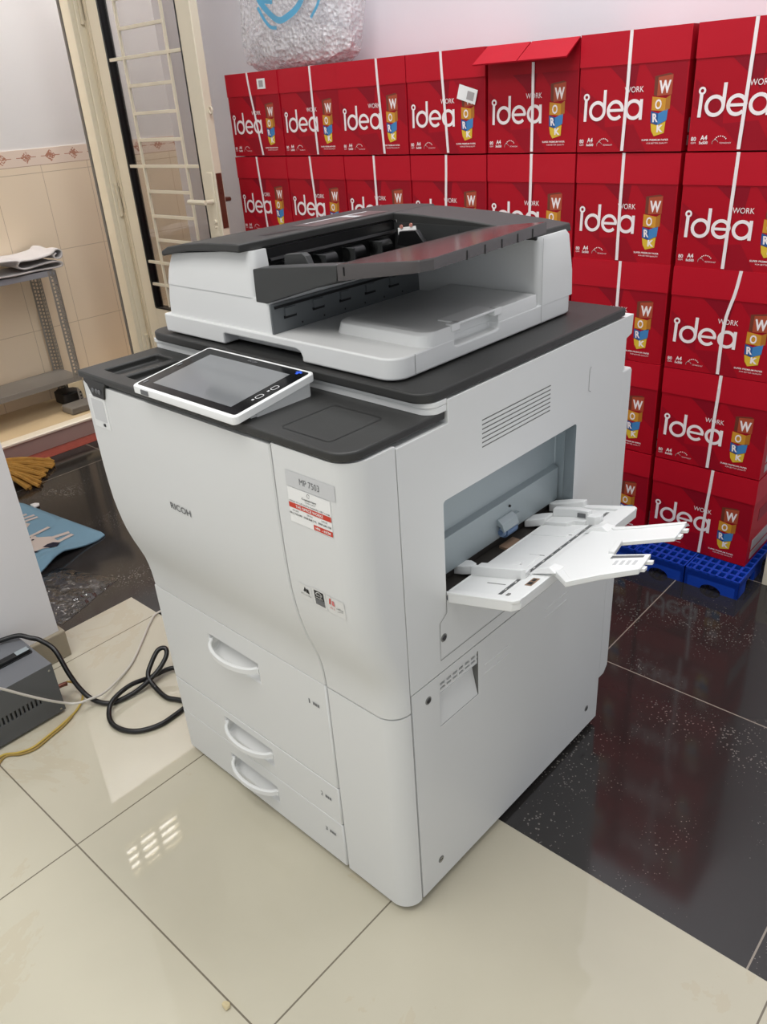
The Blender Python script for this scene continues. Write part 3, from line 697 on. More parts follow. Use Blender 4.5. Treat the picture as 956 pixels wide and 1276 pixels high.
# rear wall and its cover
bm = new()
loft(bm, [[(x,y,1.018) for x,y in rrect(.33,.6245,.485,.598,.012,6,(0,1,1,0))],[(x,y,1.06) for x,y in rrect(.33,.624,.483,.596,.012,6,(0,1,1,0))],[(x,y,1.122) for x,y in rrect(.33,.6235,.480,.582,.012,6,(0,1,1,0))],[(x,y,1.130) for x,y in rrect(.33,.6205,.483,.576,.012,6,(0,1,1,0))]])
obj('rear_housing', bm, white, fe, ang=30, bevel=0)
bm = new(); prism(bm, [(.285,1.1575),(.36,1.1565),(.47,1.151),(.57,1.143),(.615,1.138),(.618,1.125),(.585,1.124),(.30,1.126)], 'y', .481, .590); obj('rear_cover', bm, dark, fe, bevel=.0025, seg=3)
bm = new(); prism(bm, [(.306,1.082),(.515,1.128),(.56,1.138),(.56,1.141),(.306,1.141)], 'y', .4795, .4875); obj('rear_guide', bm, dark2, fe)
bm = new(); ribbon(bm, [(.46,1.118),(.46,1.136)], .0012, lambda u,v:(u,.4788,v)); obj('guide_mark', bm, black, fe); bm = new(); ribbon(bm, arc(.49,1.122,.010,0,180,10), .0012, lambda u,v:(u,.4788,v)); obj('guide_mark', bm, black, fe)
bm = new(); p_ = lambda u,v:(u, .4785-(v-1.118)*.1, v)
loft(bm, [[(.322,.474,1.112),(.366,.474,1.116),(.366,.476,1.116),(.322,.476,1.112)],[(.316,.479,1.131),(.360,.479,1.137),(.360,.4805,1.137),(.316,.4805,1.131)]]); 
cyl(bm, (.326,.4775,1.134), .0035, .002, 'y', 12, 1); cyl(bm, (.350,.4775,1.138), .0035, .002, 'y', 12, 1); poly(bm, [(.332,1.1205),(.340,1.1215),(.340,1.124),(.332,1.123)], p_, 2)
cardm = mat('salmon tab', (205,140,125), .6)
obj('paper_tag', bm, [paperw, cardm, greyink], fe)['label'] = 'small white tag with two pink tabs'

# ------------------------------------------------------------------ RED PAPER BOXES
redb = mat('crimson carton', (172,6,30), .5, spec=.25, var=.06, vscale=6)
redl = mat('crimson carton lid', (186,12,36), .48, spec=.28, var=.05, vscale=6)
redd = mat('deep crimson print', (152,6,30), .5, spec=.25); redd2 = mat('dark wine print', (138,6,30), .5, spec=.25)
inkw = mat('white carton print', (246,236,236), .5)
bkW1 = mat('rust print', (172,74,44), .5); bkW0 = mat('dark rust print', (112,50,32), .5)
bkO = mat('mustard print', (206,146,40), .5); bkO2 = mat('ochre print', (176,112,30), .5)
bkR = mat('navy print', (30,86,150), .5); bkR2 = mat('sky print', (62,130,190), .5)
bkK = mat('yellow print', (222,186,50), .5)
strapm = mat('white strap', (245,236,236), .4); greypr = mat('grey carton print', (170,165,165), .5)
BW, BH, BD = .294, .2775, .217
boxm = [redb, redd, redd2, inkw, bkW1, bkW0, bkO, bkO2, bkR, bkR2, bkK, greypr]
bm = new(); bx(bm, -BW/2, BW/2, 0, BD, 0, BH-.004, 0)
pl = lambda e: (lambda u,v: (u-BW/2, -e, v))
p1, p2, p3 = pl(.0003), pl(.0014), pl(.0018); pb = pl(.0006); pb2 = pl(.0009)
poly(bm, [(.004,.16),(.004,.10),(.08,.05),(.075,.11)], p1, 1); poly(bm, [(.085,.20),(.165,.20),(.155,.13),(.12,.17)], p1, 2); poly(bm, [(.18,.20),(.29,.20),(.292,.08),(.24,.12)], p1, 1); poly(bm, [(.075,.06),(.13,.0),(.20,.0),(.16,.065)], p1, 1)
LW = .0083; v0 = .0755; rr = .0200; cy = v0+rr+LW/2
ribbon(bm, arc(.0225,.1335,.0064,0,360,18)[:-1], .0048, p2, 3, True); ribbon(bm, [(.0218,.1275),(.0205,v0)], LW, p3, 3)
ribbon(bm, arc(.0555,cy,rr,0,360,26)[:-1], LW, p2, 3, True); ribbon(bm, [(.0762,.1485),(.0755,cy-.002)], LW, p3, 3)
ribbon(bm, arc(.1070,cy,rr,0,318,26), LW, p2, 3); ribbon(bm, [(.0885,cy),(.1300,cy)], LW*.8, p3, 3)
ribbon(bm, arc(.1580,cy,rr,0,360,26)[:-1], LW, p2, 3, True); ribbon(bm, [(.1782,cy+rr+.003),(.1782,v0)], LW, p3, 3)
text(bm, 'WORK', p2, .156, .1455, .052, .0135, 3)
text(bm, '80', p2, .0130, .0275, .0125, .0095, 3, bold=.02); text(bm, 'GSM', p2, .0130, .0185, .012, .004, 3)
text(bm, 'A4', p2, .0380, .0300, .0165, .0110, 3, bold=.03); text(bm, '5x500', p2, .0380, .0185, .021, .0065, 3, bold=.03)
for i in range(7):
    a = PI*(.15+.72*i/6); x = .0785+.014*math.cos(a); y = .022+.011*math.sin(a); poly(bm, [(x+.0016*math.cos(q*PI/3), y+.0016*math.sin(q*PI/3)) for q in range(6)], p2, 3)
ribbon(bm, arc(.066,.018,.007,10,200,8), .0012, p2, 11); text(bm, 'TECHNOLOGY', p2, .0905, .0175, .028, .0034, 3)
text(bm, 'SUPER PREMIUM PAPER', p2, .2225, .0275, .072, .0045, 3, bold=.02); text(bm, 'FOR BETTER QUALITY', p2, .2290, .0195, .056, .004, 3)
# stacked letter blocks
X0 = .2085
poly(bm, [(X0+.001,.172),(X0+.010,.1695),(X0+.010,.127),(X0+.001,.130)], pb, 5); poly(bm, [(X0+.010,.1695),(X0+.048,.174),(X0+.048,.130),(X0+.010,.127)], pb2, 4); poly(bm, [(X0+.001,.172),(X0+.010,.1695),(X0+.048,.174),(X0+.040,.1775)], pb2, 5)
poly(bm, [(X0-.002,.127),(X0+.034,.122),(X0+.034,.093),(X0-.002,.096)], pb, 6); poly(bm, [(X0+.034,.122),(X0+.046,.129),(X0+.046,.098),(X0+.034,.093)], pb2, 7)
poly(bm, [(X0-.003,.0945),(X0+.017,.0885),(X0+.017,.0615),(X0-.002,.0675)], pb, 8); poly(bm, [(X0+.017,.0885),(X0+.042,.099),(X0+.040,.072),(X0+.017,.0615)], pb2, 9)
poly(bm, [(X0-.001,.066),(X0+.017,.0605),(X0+.038,.070),(X0+.036,.043),(X0+.010,.036),(X0+.002,.048)], pb2, 10)
text(bm, 'W', p2, X0+.029, .1475, .031, .029, 3, bold=.04); text(bm, 'O', p2, X0+.0155, .109, .017, .023, 3, bold=.03); text(bm, 'R', p2, X0+.0095, .0785, .014, .020, 3, bold=.04, skew=-.1); text(bm, 'K', p2, X0+.0245, .0535, .017, .017, 3, bold=.05)
# side prints (right end): white/grey panel with band
bx(bm, BW/2-.001, BW/2+.0006, .03, BD-.02, .012, .035, 11); bx(bm, BW/2-.001, BW/2+.0006, .03, BD-.02, .042, .075, 11); bx(bm, BW/2-.001, BW/2+.0006, .05, BD-.03, .13, .17, 2)
box_me = bpy.data.meshes.new('carton_body'); bm.to_mesh(box_me); bm.free()
for m in boxm: box_me.materials.append(m)
LH = .0745
bm = new(); bx(bm, -BW/2-.0010, BW/2+.0010, -.0022, BD+.001, BH-LH, BH, 0)
lid_me = bpy.data.meshes.new('carton_lid'); bm.to_mesh(lid_me); bm.free(); lid_me.materials.append(redl)
COLX = [-1.2415,-.9465,-.648,-.349,-.0485,.2525,.5655]
ROWZ = {1:1.1795, 2:.898, 3:.6205, 4:.3415, 5:.0605}
STRAP = {(1,0):(.44,.58),(1,1):(.56,.58),(1,2):(.60,.655),(1,3):(.46,.53),(1,4):(.52,.52),(1,5):(.475,.455),(1,6):(.80*.55,.42),
 (2,0):(.44,.50),(2,1):(.43,.48),(2,2):(.47,.48),(2,3):(.49,.46),(2,4):(.52,.50),(2,5):(.47,.47),(2,6):(.43,.42),
 (3,5):(.51,.50),(3,6):(.585,.50),(4,5):(.49,.47),(4,6):(.535,.52),(5,5):(.5,.5),(5,6):(.58,.55)}
LAB = {(1,0):'red copy-paper box with small white sticker on its lid, top row far left',
 (1,1):'red copy-paper box under the plastic bag, second from left in the top row',
 (1,2):'red copy-paper box in the top row, third from the left',
 (1,3):'red copy-paper box with a white label stuck over its letter blocks, top row',
 (1,4):'red copy-paper box with raised open flaps, top row',
 (1,5):'red copy-paper box just right of the open-flapped one, top row',
 (1,6):'red copy-paper box at the right end of the top row',
 (2,0):'red copy-paper box in the second row, far left beside the door',
 (2,1):'red copy-paper box in the second row, second from the left',
 (2,2):'red copy-paper box in the second row, third from the left',
 (2,3):'red copy-paper box in the second row, below the box with the stuck-on label',
 (2,4):'red copy-paper box in the second row, below the open-flapped box',
 (2,5):'red copy-paper box in the second row, right above the copier lid corner',
 (2,6):'red copy-paper box at the right end of the second row',
 (3,5):'red copy-paper box partly behind the copier top corner, third row',
 (3,6):'red copy-paper box at the right end of the third row, strap kinked at top',
 (4,5):'red copy-paper box partly behind the copier side, fourth row',
 (4,6):'red copy-paper box at the right end of the fourth row from the top',
 (5,5):'red copy-paper box behind the white paper tray, bottom row',
 (5,6):'red copy-paper box at the right end of the bottom row on the blue pallet'}
rj = random.Random(3)
for r in (1,2,3,4,5):
    for c in range(7):
        key = (r,c); vis = key in LAB
        z = ROWZ[r]; x = COLX[c]; y = 1.767
        b = thing('paper_box', LAB.get(key, 'red copy-paper box in the lower rows hidden behind the copier'), 'box', (x, y+rj.uniform(-.004,.004), z), rj.uniform(-.006,.006), 'red copy-paper boxes stacked along the wall' if vis else 'red copy-paper boxes hidden behind the copier')
        if not vis: z = z
        sx = .985 if c == 0 else (1.025 if c == 6 else 1.0)
        bo = bpy.data.objects.new('carton', box_me); COL.objects.link(bo); bo.parent = b; bo.scale = (sx,1,1)
        if key != (1,4):
            lo = bpy.data.objects.new('lid', lid_me); COL.objects.link(lo); lo.parent = b; lo.scale = (sx,1,1)
        else:
            for x0,x1,sh in ((-BW/2+.002,-.004,-.014),(.0,BW/2,-.010)):
                bm = new(); dy, dz = -.058, -.048
                A_ = [(x0,0,BH-.004),(x1,0,BH-.004),(x1+sh*.6,dy,BH+dz),(x0+sh,dy,BH+dz)]
                loft(bm, [[Vector(p) for p in A_],[Vector(p)+Vector((0,-.002,.0035)) for p in A_]]); obj('flap', bm, redl, b)
            bm = new(); bx(bm, -BW/2+.002, BW/2-.002, .006, BD-.01, BH-.006, BH-.004); obj('inner_flap', bm, redd, b)
        if vis:
            a, d = STRAP[key]; bm = new(); w = .0042
            xa = (a-.5)*BW; xd = (d-.5)*BW
            mid = (xa+xd)/2 + (-.012 if key == (3,6) else rj.uniform(-.0015,.0015))
            top = BH+.0012 if key != (1,4) else BH-.05
            yy = -.0034
            pts = [(xa,top),(xa*.7+mid*.3,top*.8),(mid,BH*.5),(xd,.003)]
            S = smoothpts([(p[0],0,p[1]) for p in pts], 5)
            loft(bm, [[(p.x-w,yy,p.z),(p.x+w,yy,p.z),(p.x+w,yy+.0011,p.z),(p.x-w,yy+.0011,p.z)] for p in S])
            if key != (1,4) and r == 1: bx(bm, xa-w, xa+w, yy, BD, BH, BH+.0012)
            obj('strap', bm, strapm, b)
        if key == (1,0):
            bm = new(); q = lambda u,v: (u,-.0028,v); poly(bm, [(-.02+.0,.222),(.025,.222),(.025,.255),(-.02,.255)], lambda u,v:(u+.055,-.0028,v)); poly(bm, [(.045,.228),(.068,.228),(.068,.249),(.045,.249)], lambda u,v:(u,-.0031,v), 1); obj('sticker', bm, [paperw, greypr], b)
        if key == (1,3):
            bm = new(); q = lambda u,v: (.085+u*.94+v*.28, -.0045, .160+v*.94-u*.28)
            poly(bm, [(-.035,-.02),(.035,-.02),(.035,.02),(-.035,.02)], q); q2 = lambda u,v: (.085+u*.94+v*.28, -.005, .160+v*.94-u*.28); poly(bm, [(.0,-.013),(.026,-.013),(.026,.010),(.0,.010)], q2, 1); obj('sticker', bm, [paperw, greypr], b)

# blue plastic pallets
bluepl = mat('blue plastic', (16,66,176), .4)
bm = new(); PW = .318; PD = .32; PT = .0585
nx = 14; ny = 10
for half in (0,1):
    xa = -PW/2+half*(PW/2+.0015); xb = xa+PW/2-.0015
    for i in range(8):
        x = xa+(xb-xa)*i/7; w = .0035 if 0 < i < 7 else .004
        bx(bm, max(xa,x-w), min(xb,x+w), 0, PD, PT-.022, PT)
    for j in range(ny+1):
        y = PD*j/ny; w = .004
        bx(bm, xa, xb, max(0,y-w), min(PD,y+w), PT-.024, PT-.0003)
    # arched skirt, front and back
    L_ = xb-xa
    pts = [(xa,0),(xa+.03,0)]+[(xa+L_/2+ (L_/2-.048)*math.cos(PI-PI*t/10), .021*math.sin(PI*t/10)) for t in range(11)]+[(xb-.03,0),(xb,0),(xb,PT-.006),(xa,PT-.006)]
    for ya in (0,PD-.012,PD/2): prism(bm, pts, 'y', ya, ya+.012)
    for x in (xa,xb-.010):
        for ya in (0,PD/2-.03,PD-.06): bx(bm, x, x+.010, ya, ya+.06, 0, PT-.01)
pal_me = bpy.data.meshes.new('pallet'); bm.to_mesh(pal_me); bm.free(); pal_me.materials.append(bluepl)
for i in range(7):
    o = bpy.data.objects.new('pallet_mat', pal_me); COL.objects.link(o); o.location = (.578-.32*i, 1.676, 0)
    tag(o, ['blue plastic grid pallet under the right-hand box stack', 'blue plastic grid pallet behind the paper tray tip'][i] if i < 2 else 'blue plastic grid pallet hidden behind the copier', 'pallet', 'blue grid pallets under the boxes' if i < 2 else 'blue pallets hidden behind the copier')

# cream board at the right frame edge
bm = new(); bx(bm, 0, .016, 0, .10, 0, .13); bx(bm, .016, .20, .0, .016, 0, .13)
for z in (.05,.09): cyl(bm, (.03,-.0005,z), .003, .003, 'y', 10, 1)
cb = obj('cream_panel', bm, [mat('cream laminate', (222,212,190), .5), blackink], bevel=.002); cb.location = (.762,1.80,0); tag(cb, 'low cream board standing on the floor at the right edge', 'board')

# bag of bubble wrap on the boxes
def bagmat(name, base, a0, a1):
    m = bpy.data.materials.new(name); m.use_nodes = True; nt = m.node_tree; n = nt.nodes; l = nt.links; b = n['Principled BSDF']
    b.inputs['Base Color'].default_value = (*lin(base),1); b.inputs['Roughness'].default_value = .12; b.inputs['Specular IOR Level'].default_value = .8
    tc = n.new('ShaderNodeTexCoord'); v = n.new('ShaderNodeTexVoronoi'); v.inputs['Scale'].default_value = 70; l.new(tc.outputs['Object'], v.inputs['Vector'])
    nz = n.new('ShaderNodeTexNoise'); nz.inputs['Scale'].default_value = 22; nz.inputs['Detail'].default_value = 5; l.new(tc.outputs['Object'], nz.inputs['Vector'])
    ad = n.new('ShaderNodeMath'); ad.operation = 'ADD'; l.new(v.outputs['Distance'], ad.inputs[0]); l.new(nz.outputs['Fac'], ad.inputs[1])
    bp = n.new('ShaderNodeBump'); bp.inputs['Strength'].default_value = .9; bp.inputs['Distance'].default_value = .012; l.new(ad.outputs[0], bp.inputs['Height']); l.new(bp.outputs['Normal'], b.inputs['Normal'])
    mr = n.new('ShaderNodeMapRange'); mr.inputs['From Min'].default_value = .35; mr.inputs['From Max'].default_value = .65; mr.inputs['To Min'].default_value = a0; mr.inputs['To Max'].default_value = a1
    l.new(nz.outputs['Fac'], mr.inputs['Value']); l.new(mr.outputs[0], b.inputs['Alpha'])
    return m
bagm = bagmat('clear bubble plastic', (246,245,247), .16, .5)
bag = thing('plastic_bag', 'clear plastic bag of bubble wrap on top of the leftmost red boxes', 'bag', (-1.07,1.872,1.4585))
def blob(sx, sy, sz, seed, amp, e=.62):
    bm = new(); bmesh.ops.create_icosphere(bm, subdivisions=5, radius=1)
    for v in bm.verts:
        d = v.co.normalized(); k_ = 1+amp*noise.noise(d*1.7+Vector((seed,0,0)))+amp*.35*noise.noise(d*5+Vector((0,seed,0)))
        p = Vector((math.copysign(abs(d.x)**e,d.x)*sx, math.copysign(abs(d.y)**e,d.y)*sy, math.copysign(abs(d.z)**e,d.z)*sz))*k_
        p += d*(.007*abs(noise.noise(p*28+Vector((seed,0,0))))+.004*noise.noise(p*70))
        p.z = max(p.z, -sz*.93); v.co = p
    return bm
bm = blob(.275,.092,.19,3.1,.12); bmesh.ops.translate(bm, verts=bm.verts, vec=(0,.0,.1775)); obj('bag_film', bm, bagm, bag)
bm = blob(.250,.078,.062,8.3,.2,.7)
bmesh.ops.translate(bm, verts=bm.verts, vec=(0,.0,.060)); obj('bubble_wrap', bm, bagmat('bubble wrap folds', (240,234,236), .35, .8), bag)
bluef = mat('blue film print', (90,168,206), .35)
def onbag(u,z): return (u, -.108-.004*math.sin(u*40), z)
for pts_, w_ in (([(-.09,0,.26),(-.075,0,.21),(-.03,0,.165),(.02,0,.142),(.065,0,.150),(.11,0,.172),(.15,0,.21),(.16,0,.26)],.020),([(-.085,0,.19),(-.06,0,.150),(-.035,0,.128),(.0,0,.122)],.011),([(.235,0,.21),(.21,0,.165),(.175,0,.135)],.010),([(-.12,0,.25),(-.07,0,.212),(-.01,0,.20)],.016)):
    bm = new(); ribbon(bm, [(p.x,p.z) for p in smoothpts(pts_,6)], w_, onbag); obj('blue_print', bm, bluef, bag)

# ------------------------------------------------------------------ slotted-angle shelf in the passage
galv = mat('galvanised grey steel', (150,146,140), .45, metal=.3); galvb = mat('blue grey shelf', (158,160,168), .45, metal=.1)
sh = thing('metal_shelf', 'low grey slotted-angle shelf unit in the tiled passage', 'shelf', (-2.48,1.41,.078))
SX0, SX1, SYL = -.11, .10, -1.15
def angle_post(x, y, fx, fy, z1):
    bm = new(); w = .040; t = .002; pitch = .0175
    for flange in (0,1):
        def P(a, b, z0, z1_):
            if flange == 0: bx(bm, min(x,x+fx*a), max(x,x+fx*a), 0,0,0,0) if False else bx(bm, *sorted((x+fx*a,x+fx*b)), *sorted((y,y+fy*t)), z0, z1_)
            else: bx(bm, *sorted((x,x+fx*t)), *sorted((y+fy*a,y+fy*b)), z0, z1_)
        P(0,.006,0,z1); P(.0155,.0215,0,z1); P(.031,w,0,z1)
        n_ = int(z1/pitch)
        for i in range(n_+1):
            z = i*pitch; P(.006,.0155,z,min(z1,z+.007)); P(.0215,.031,z+.004,min(z1,z+.011))
    return bm
for (x,y,fx,fy) in ((SX1,0,-1,-1),(SX0,0,1,-1),(SX1,SYL,-1,1),(SX0,SYL,1,1)): obj('post', angle_post(x,y,fx,fy,.655), galv, sh)
for z, mm in ((.125,galv),(.632,galvb)):
    bm = new(); bx(bm, SX0+.003, SX1-.002, SYL+.003, -.002, z+.022, z+.025); bx(bm, SX1-.004, SX1-.0022, SYL+.003, -.002, z, z+.025); bx(bm, SX0+.0022, SX0+.004, SYL+.003, -.002, z, z+.025); bx(bm, SX0+.003, SX1-.002, -.004, -.0022, z, z+.025)
    prism(bm, [(SX1-.003,z),(SX1-.055,z),(SX1-.003,z-.05)], 'y', -.006, -.003)
    obj('shelf_board', bm, mm, sh, bevel=.001)
bm = new(); prism(bm, [(-.004,.125),(-.004,.03),(-.016,.03),(-.02,.07),(-.035,.095),(-.06,.105),(-.08,.108),(-.08,.125)], 'x', SX1-.002, SX1+.004); obj('corner_bracket', bm, mat('cream plastic bracket', (214,198,164), .5), sh, bevel=.001)
# folded cloth bag on top
clothm = mat('grey white fabric', (198,194,194), .8, bump=.3, bscale=300)
bm = new(); path = smoothpts([(-.62,0,.010),(-.35,0,.006),(-.12,0,.003),(.0,0,.004),(.012,0,.020),(-.03,0,.026),(-.12,0,.018),(-.165,0,.020),(-.185,0,.032),(-.165,0,.047),(-.10,0,.046),(-.03,0,.055),(-.002,0,.068),(.022,0,.060),(.016,0,.040),(-.006,0,.036),(-.016,0,.048),(-.004,0,.056)], 5)
top_ = smoothpts([(-.62,0,.040),(-.35,0,.046),(-.20,0,.046),(-.188,0,.034)], 5)
for P_, nseg in ((path,10),):
    secs = []
    for i in range(nseg+1):
        xx = -.225*i/nseg
        secs.append([Vector((xx+.012*math.sin(p.x*22+p.z*30)+ (.01*math.sin(p.x*9)), p.x, p.z*1.2*(1+.05*math.sin(i*.9+p.x*14)))) for p in P_])
    rings = [[bm.verts.new(p) for p in q] for q in secs]
    for a,b_ in zip(rings,rings[1:]):
        for i in range(len(a)-1): bm.faces.new((a[i],a[i+1],b_[i+1],b_[i]))
secs = [[Vector((-.225*i/8+.012*math.sin(p.x*22), p.x, p.z*1.2+.010+.004*math.sin(i*1.1+p.x*16))) for p in top_] for i in range(9)]
rings = [[bm.verts.new(p) for p in q] for q in secs]
for a,b_ in zip(rings,rings[1:]):
    for i in range(len(a)-1): bm.faces.new((a[i],a[i+1],b_[i+1],b_[i]))
bmesh.ops.recalc_face_normals(bm, faces=bm.faces)
cl = obj('folded_cloth', bm, clothm); cl.location = (-2.365,1.425,.741); tag(cl, 'folded grey-white cloth lying on the slotted steel shelf', 'cloth')
md = cl.modifiers.new('s','SOLIDIFY'); md.thickness = .006; md.offset = 0
# brick under shelf and dark box beneath
bm = new(); bx(bm, -.05, .05, -.10, .10, 0, .035); cbk = obj('concrete_block', bm, mat('dark concrete', (112,106,98), .85, bump=.4, bscale=60), bevel=.006); cbk.location = (-2.33,1.37,.079); tag(cbk, 'grey concrete block on the raised step beneath the shelf', 'block')
bm = new(); prism(bm, rrect(-.06,.06,-.075,.075,.02), 'z', 0, .055); prism(bm, rrect(-.052,.052,-.067,.067,.02), 'z', .054, .062); tb_ = obj('black_tub', bm, mat('dull black rubber', (44,42,40), .6), bevel=.006); tb_.location = (-2.50,1.40,.079); tag(tb_, 'low black tub under the grey shelf', 'tub')

# ------------------------------------------------------------------ mop
mopm = mat('mustard mop yarn', (176,130,56), .85, var=.3, vscale=40)
mp = thing('floor_mop', 'mustard yarn mop head lying on the dark floor at the left edge', 'mop', (-2.02,.72,0))
rm = random.Random(5)
for q in range(46):
    t = q/45; bm = new(); lay = (q % 3)*.007
    ex_, ey_ = -.03+.24*t+rm.uniform(-.02,.02), .27-.19*t**1.6+rm.uniform(-.035,.025)
    c0 = (-.03+.02*t+rm.uniform(-.01,.01), -.06+rm.uniform(-.01,.01), .058+lay)
    tube(bm, [c0,(ex_*.30-.02,ey_*.30,.062-.012*t+lay),(ex_*.62+.012*math.sin(q),ey_*.62,.040+lay+rm.uniform(-.003,.005)),(ex_*.88,ey_*.90,.014+lay*.7),(ex_+rm.uniform(-.008,.012),ey_,.0075)], .0082, 6, k=5)
    obj('yarn_strand', bm, mopm, mp)
bm = new(); tube(bm, [(-.03,-.06,.05),(-.05,-.5,.35)], .012, 10, k=1); bx(bm, -.06, .03, -.09, -.03, .03, .07); obj('handle', bm, mat('pale wood', (190,160,110), .5), mp)

# ------------------------------------------------------------------ rug
rugb = mat('soft blue pile', (126,163,182), .95, bump=.6, bscale=500); rugc = mat('beige pile', (214,200,188), .95, bump=.5, bscale=500); rugn = mat('navy pile', (36,36,52), .95); rugedge = mat('rug backing', (60,52,48), .9)
rugw = mat('white pile', (238,236,232), .95)
def rz_(x, y):
    d = y-(.56+ .18*(x+1.16)/-.6); 
    return .007+.03*math.exp(-(((x+1.17)/.04)**2+((y-.565)/.09)**2)) if True else 0
def ruginside(n=10):
    P = [(-1.73,.705)]; return P
RC = [(-1.30,.16),(-1.135,.40),(-1.118,.479),(-1.14,.545),(-1.16,.60),(-1.172,.74),(-1.185,.772),(-1.215,.775),(-1.45,.745),(-1.70,.716),(-1.755,.695),(-1.78,.66),(-1.78,.30),(-1.74,.16)]
bm = new()
vs = [bm.verts.new((x,y,0)) for x,y in RC]; f = bm.faces.new(vs)
bmesh.ops.triangulate(bm, faces=[f]); 
for _ in range(4): bmesh.ops.subdivide_edges(bm, edges=bm.edges[:], cuts=1, use_grid_fill=True)
for v in bm.verts: v.co.z = rz_(v.co.x, v.co.y)
bmesh.ops.recalc_face_normals(bm, faces=bm.faces)
if sum(f.normal.z for f in bm.faces) < 0: bmesh.ops.reverse_faces(bm, faces=bm.faces)
rug = obj('rug', bm, [rugb, rugedge]); tag(rug, 'sky blue rug with pale long-eared animals lying on the dark floor', 'rug')
md = rug.modifiers.new('s','SOLIDIFY'); md.thickness = .007; md.offset = -1
pr_ = lambda e: (lambda u,v: (u,v,rz_(u,v)+e))
bm = new()
poly(bm, [(-1.30,.50),(-1.289,.528),(-1.28,.545),(-1.273,.581),(-1.245,.615),(-1.267,.641),(-1.335,.643),(-1.369,.611),(-1.42,.58),(-1.46,.54),(-1.44,.48),(-1.36,.46)], pr_(.002), 0)
ribbon(bm, [(-1.40,.585),(-1.404,.63),(-1.412,.675)], .016, pr_(.0024), 0); ribbon(bm, [(-1.325,.625),(-1.308,.70)], .020, pr_(.0024), 0); ribbon(bm, [(-1.275,.63),(-1.283,.70)], .018, pr_(.0024), 0)
poly(bm, [(-1.420,.565),(-1.385,.610),(-1.355,.600),(-1.362,.575),(-1.39,.55)], pr_(.0026), 0)
poly(bm, [(-1.282,.583),(-1.290,.605),(-1.286,.625),(-1.262,.640),(-1.245,.620),(-1.255,.600)], pr_(.003), 1); poly(bm, [(-1.273,.52),(-1.262,.565),(-1.28,.55),(-1.31,.50)], pr_(.003), 1); poly(bm, [(-1.37,.53),(-1.36,.565),(-1.39,.545),(-1.42,.52)], pr_(.003), 1)
for ex_,ey_ in ((-1.392,.588),(-1.365,.588)): poly(bm, arc(ex_,ey_,.0055,0,360,8)[:-1], pr_(.0034), 1)
ribbon(bm, [(-1.60,.62),(-1.589,.675)], .016, pr_(.0024), 0); ribbon(bm, [(-1.565,.635),(-1.556,.69)], .016, pr_(.0024), 0); ribbon(bm, [(-1.535,.64),(-1.53,.69)], .014, pr_(.0024), 0)
poly(bm, [(-1.60,.60),(-1.55,.625),(-1.50,.645),(-1.476,.620),(-1.49,.598),(-1.55,.58)], pr_(.0026), 0); poly(bm, [(-1.56,.585),(-1.49,.597),(-1.478,.612),(-1.50,.612),(-1.56,.60)], pr_(.003), 1)
bmesh.ops.recalc_face_normals(bm, faces=bm.faces)
for f in bm.faces:
    if f.normal.z < 0: f.normal_flip()
ro = obj('pile_pattern', bm, [rugc, rugn], rug, smooth=False)
bm = new(); prism(bm, [(-1.66,.724),(-1.62,.722),(-1.625,.745),(-1.64,.752),(-1.655,.742)], 'z', .004, .012); obj('rug_tab', bm, rugw, rug, bevel=.002)

# clear plastic bag on the dark floor
def filmmat():
    m = bpy.data.materials.new('glossy clear film'); m.use_nodes = True; nt = m.node_tree; n = nt.nodes; l = nt.links; n.remove(n['Principled BSDF'])
    t = n.new('ShaderNodeBsdfTransparent'); t.inputs[0].default_value = (.86,.88,.92,1); g = n.new('ShaderNodeBsdfGlossy'); g.inputs['Roughness'].default_value = .08
    tc = n.new('ShaderNodeTexCoord'); nz = n.new('ShaderNodeTexNoise'); nz.inputs['Scale'].default_value = 16; nz.inputs['Detail'].default_value = 2; l.new(tc.outputs['Object'], nz.inputs['Vector'])
    bp = n.new('ShaderNodeBump'); bp.inputs['Strength'].default_value = 1; bp.inputs['Distance'].default_value = .02; l.new(nz.outputs['Fac'], bp.inputs['Height']); l.new(bp.outputs['Normal'], g.inputs['Normal'])
    mx = n.new('ShaderNodeMixShader'); l.new(schlick(n, l, .10, bp.outputs['Normal']), mx.inputs[0]); l.new(t.outputs[0], mx.inputs[1]); l.new(g.outputs[0], mx.inputs[2]); l.new(mx.outputs[0], n['Material Output'].inputs[0]); return m
film = filmmat()
bm = new(); NX = 26
G_ = [[None]*NX for _ in range(NX)]
for i in range(NX):
    for j in range(NX):
        u = i/(NX-1)-.5; v = j/(NX-1)-.5
        e_ = max(0, 1-(2*abs(u))**4)*max(0, 1-(2*abs(v))**4)
        z = .002+e_*(.016+.02*abs(noise.noise(Vector((u*4,v*7,2.2)))))
        G_[i][j] = bm.verts.new((u*.30*(1+.06*noise.noise(Vector((v*5,0,1)))), v*.30*(1+.08*noise.noise(Vector((u*5,3,1)))), z))
for i in range(NX-1):
    for j in range(NX-1): bm.faces.new((G_[i][j],G_[i+1][j],G_[i+1][j+1],G_[i][j+1]))
fb = obj('plastic_film', bm, film); fb.location = (-.955,.470,0); fb.scale = (.88,.88,.88); fb.rotation_euler = (0,0,.35); tag(fb, 'crumpled clear plastic film on the dark floor beside the partition', 'plastic film')

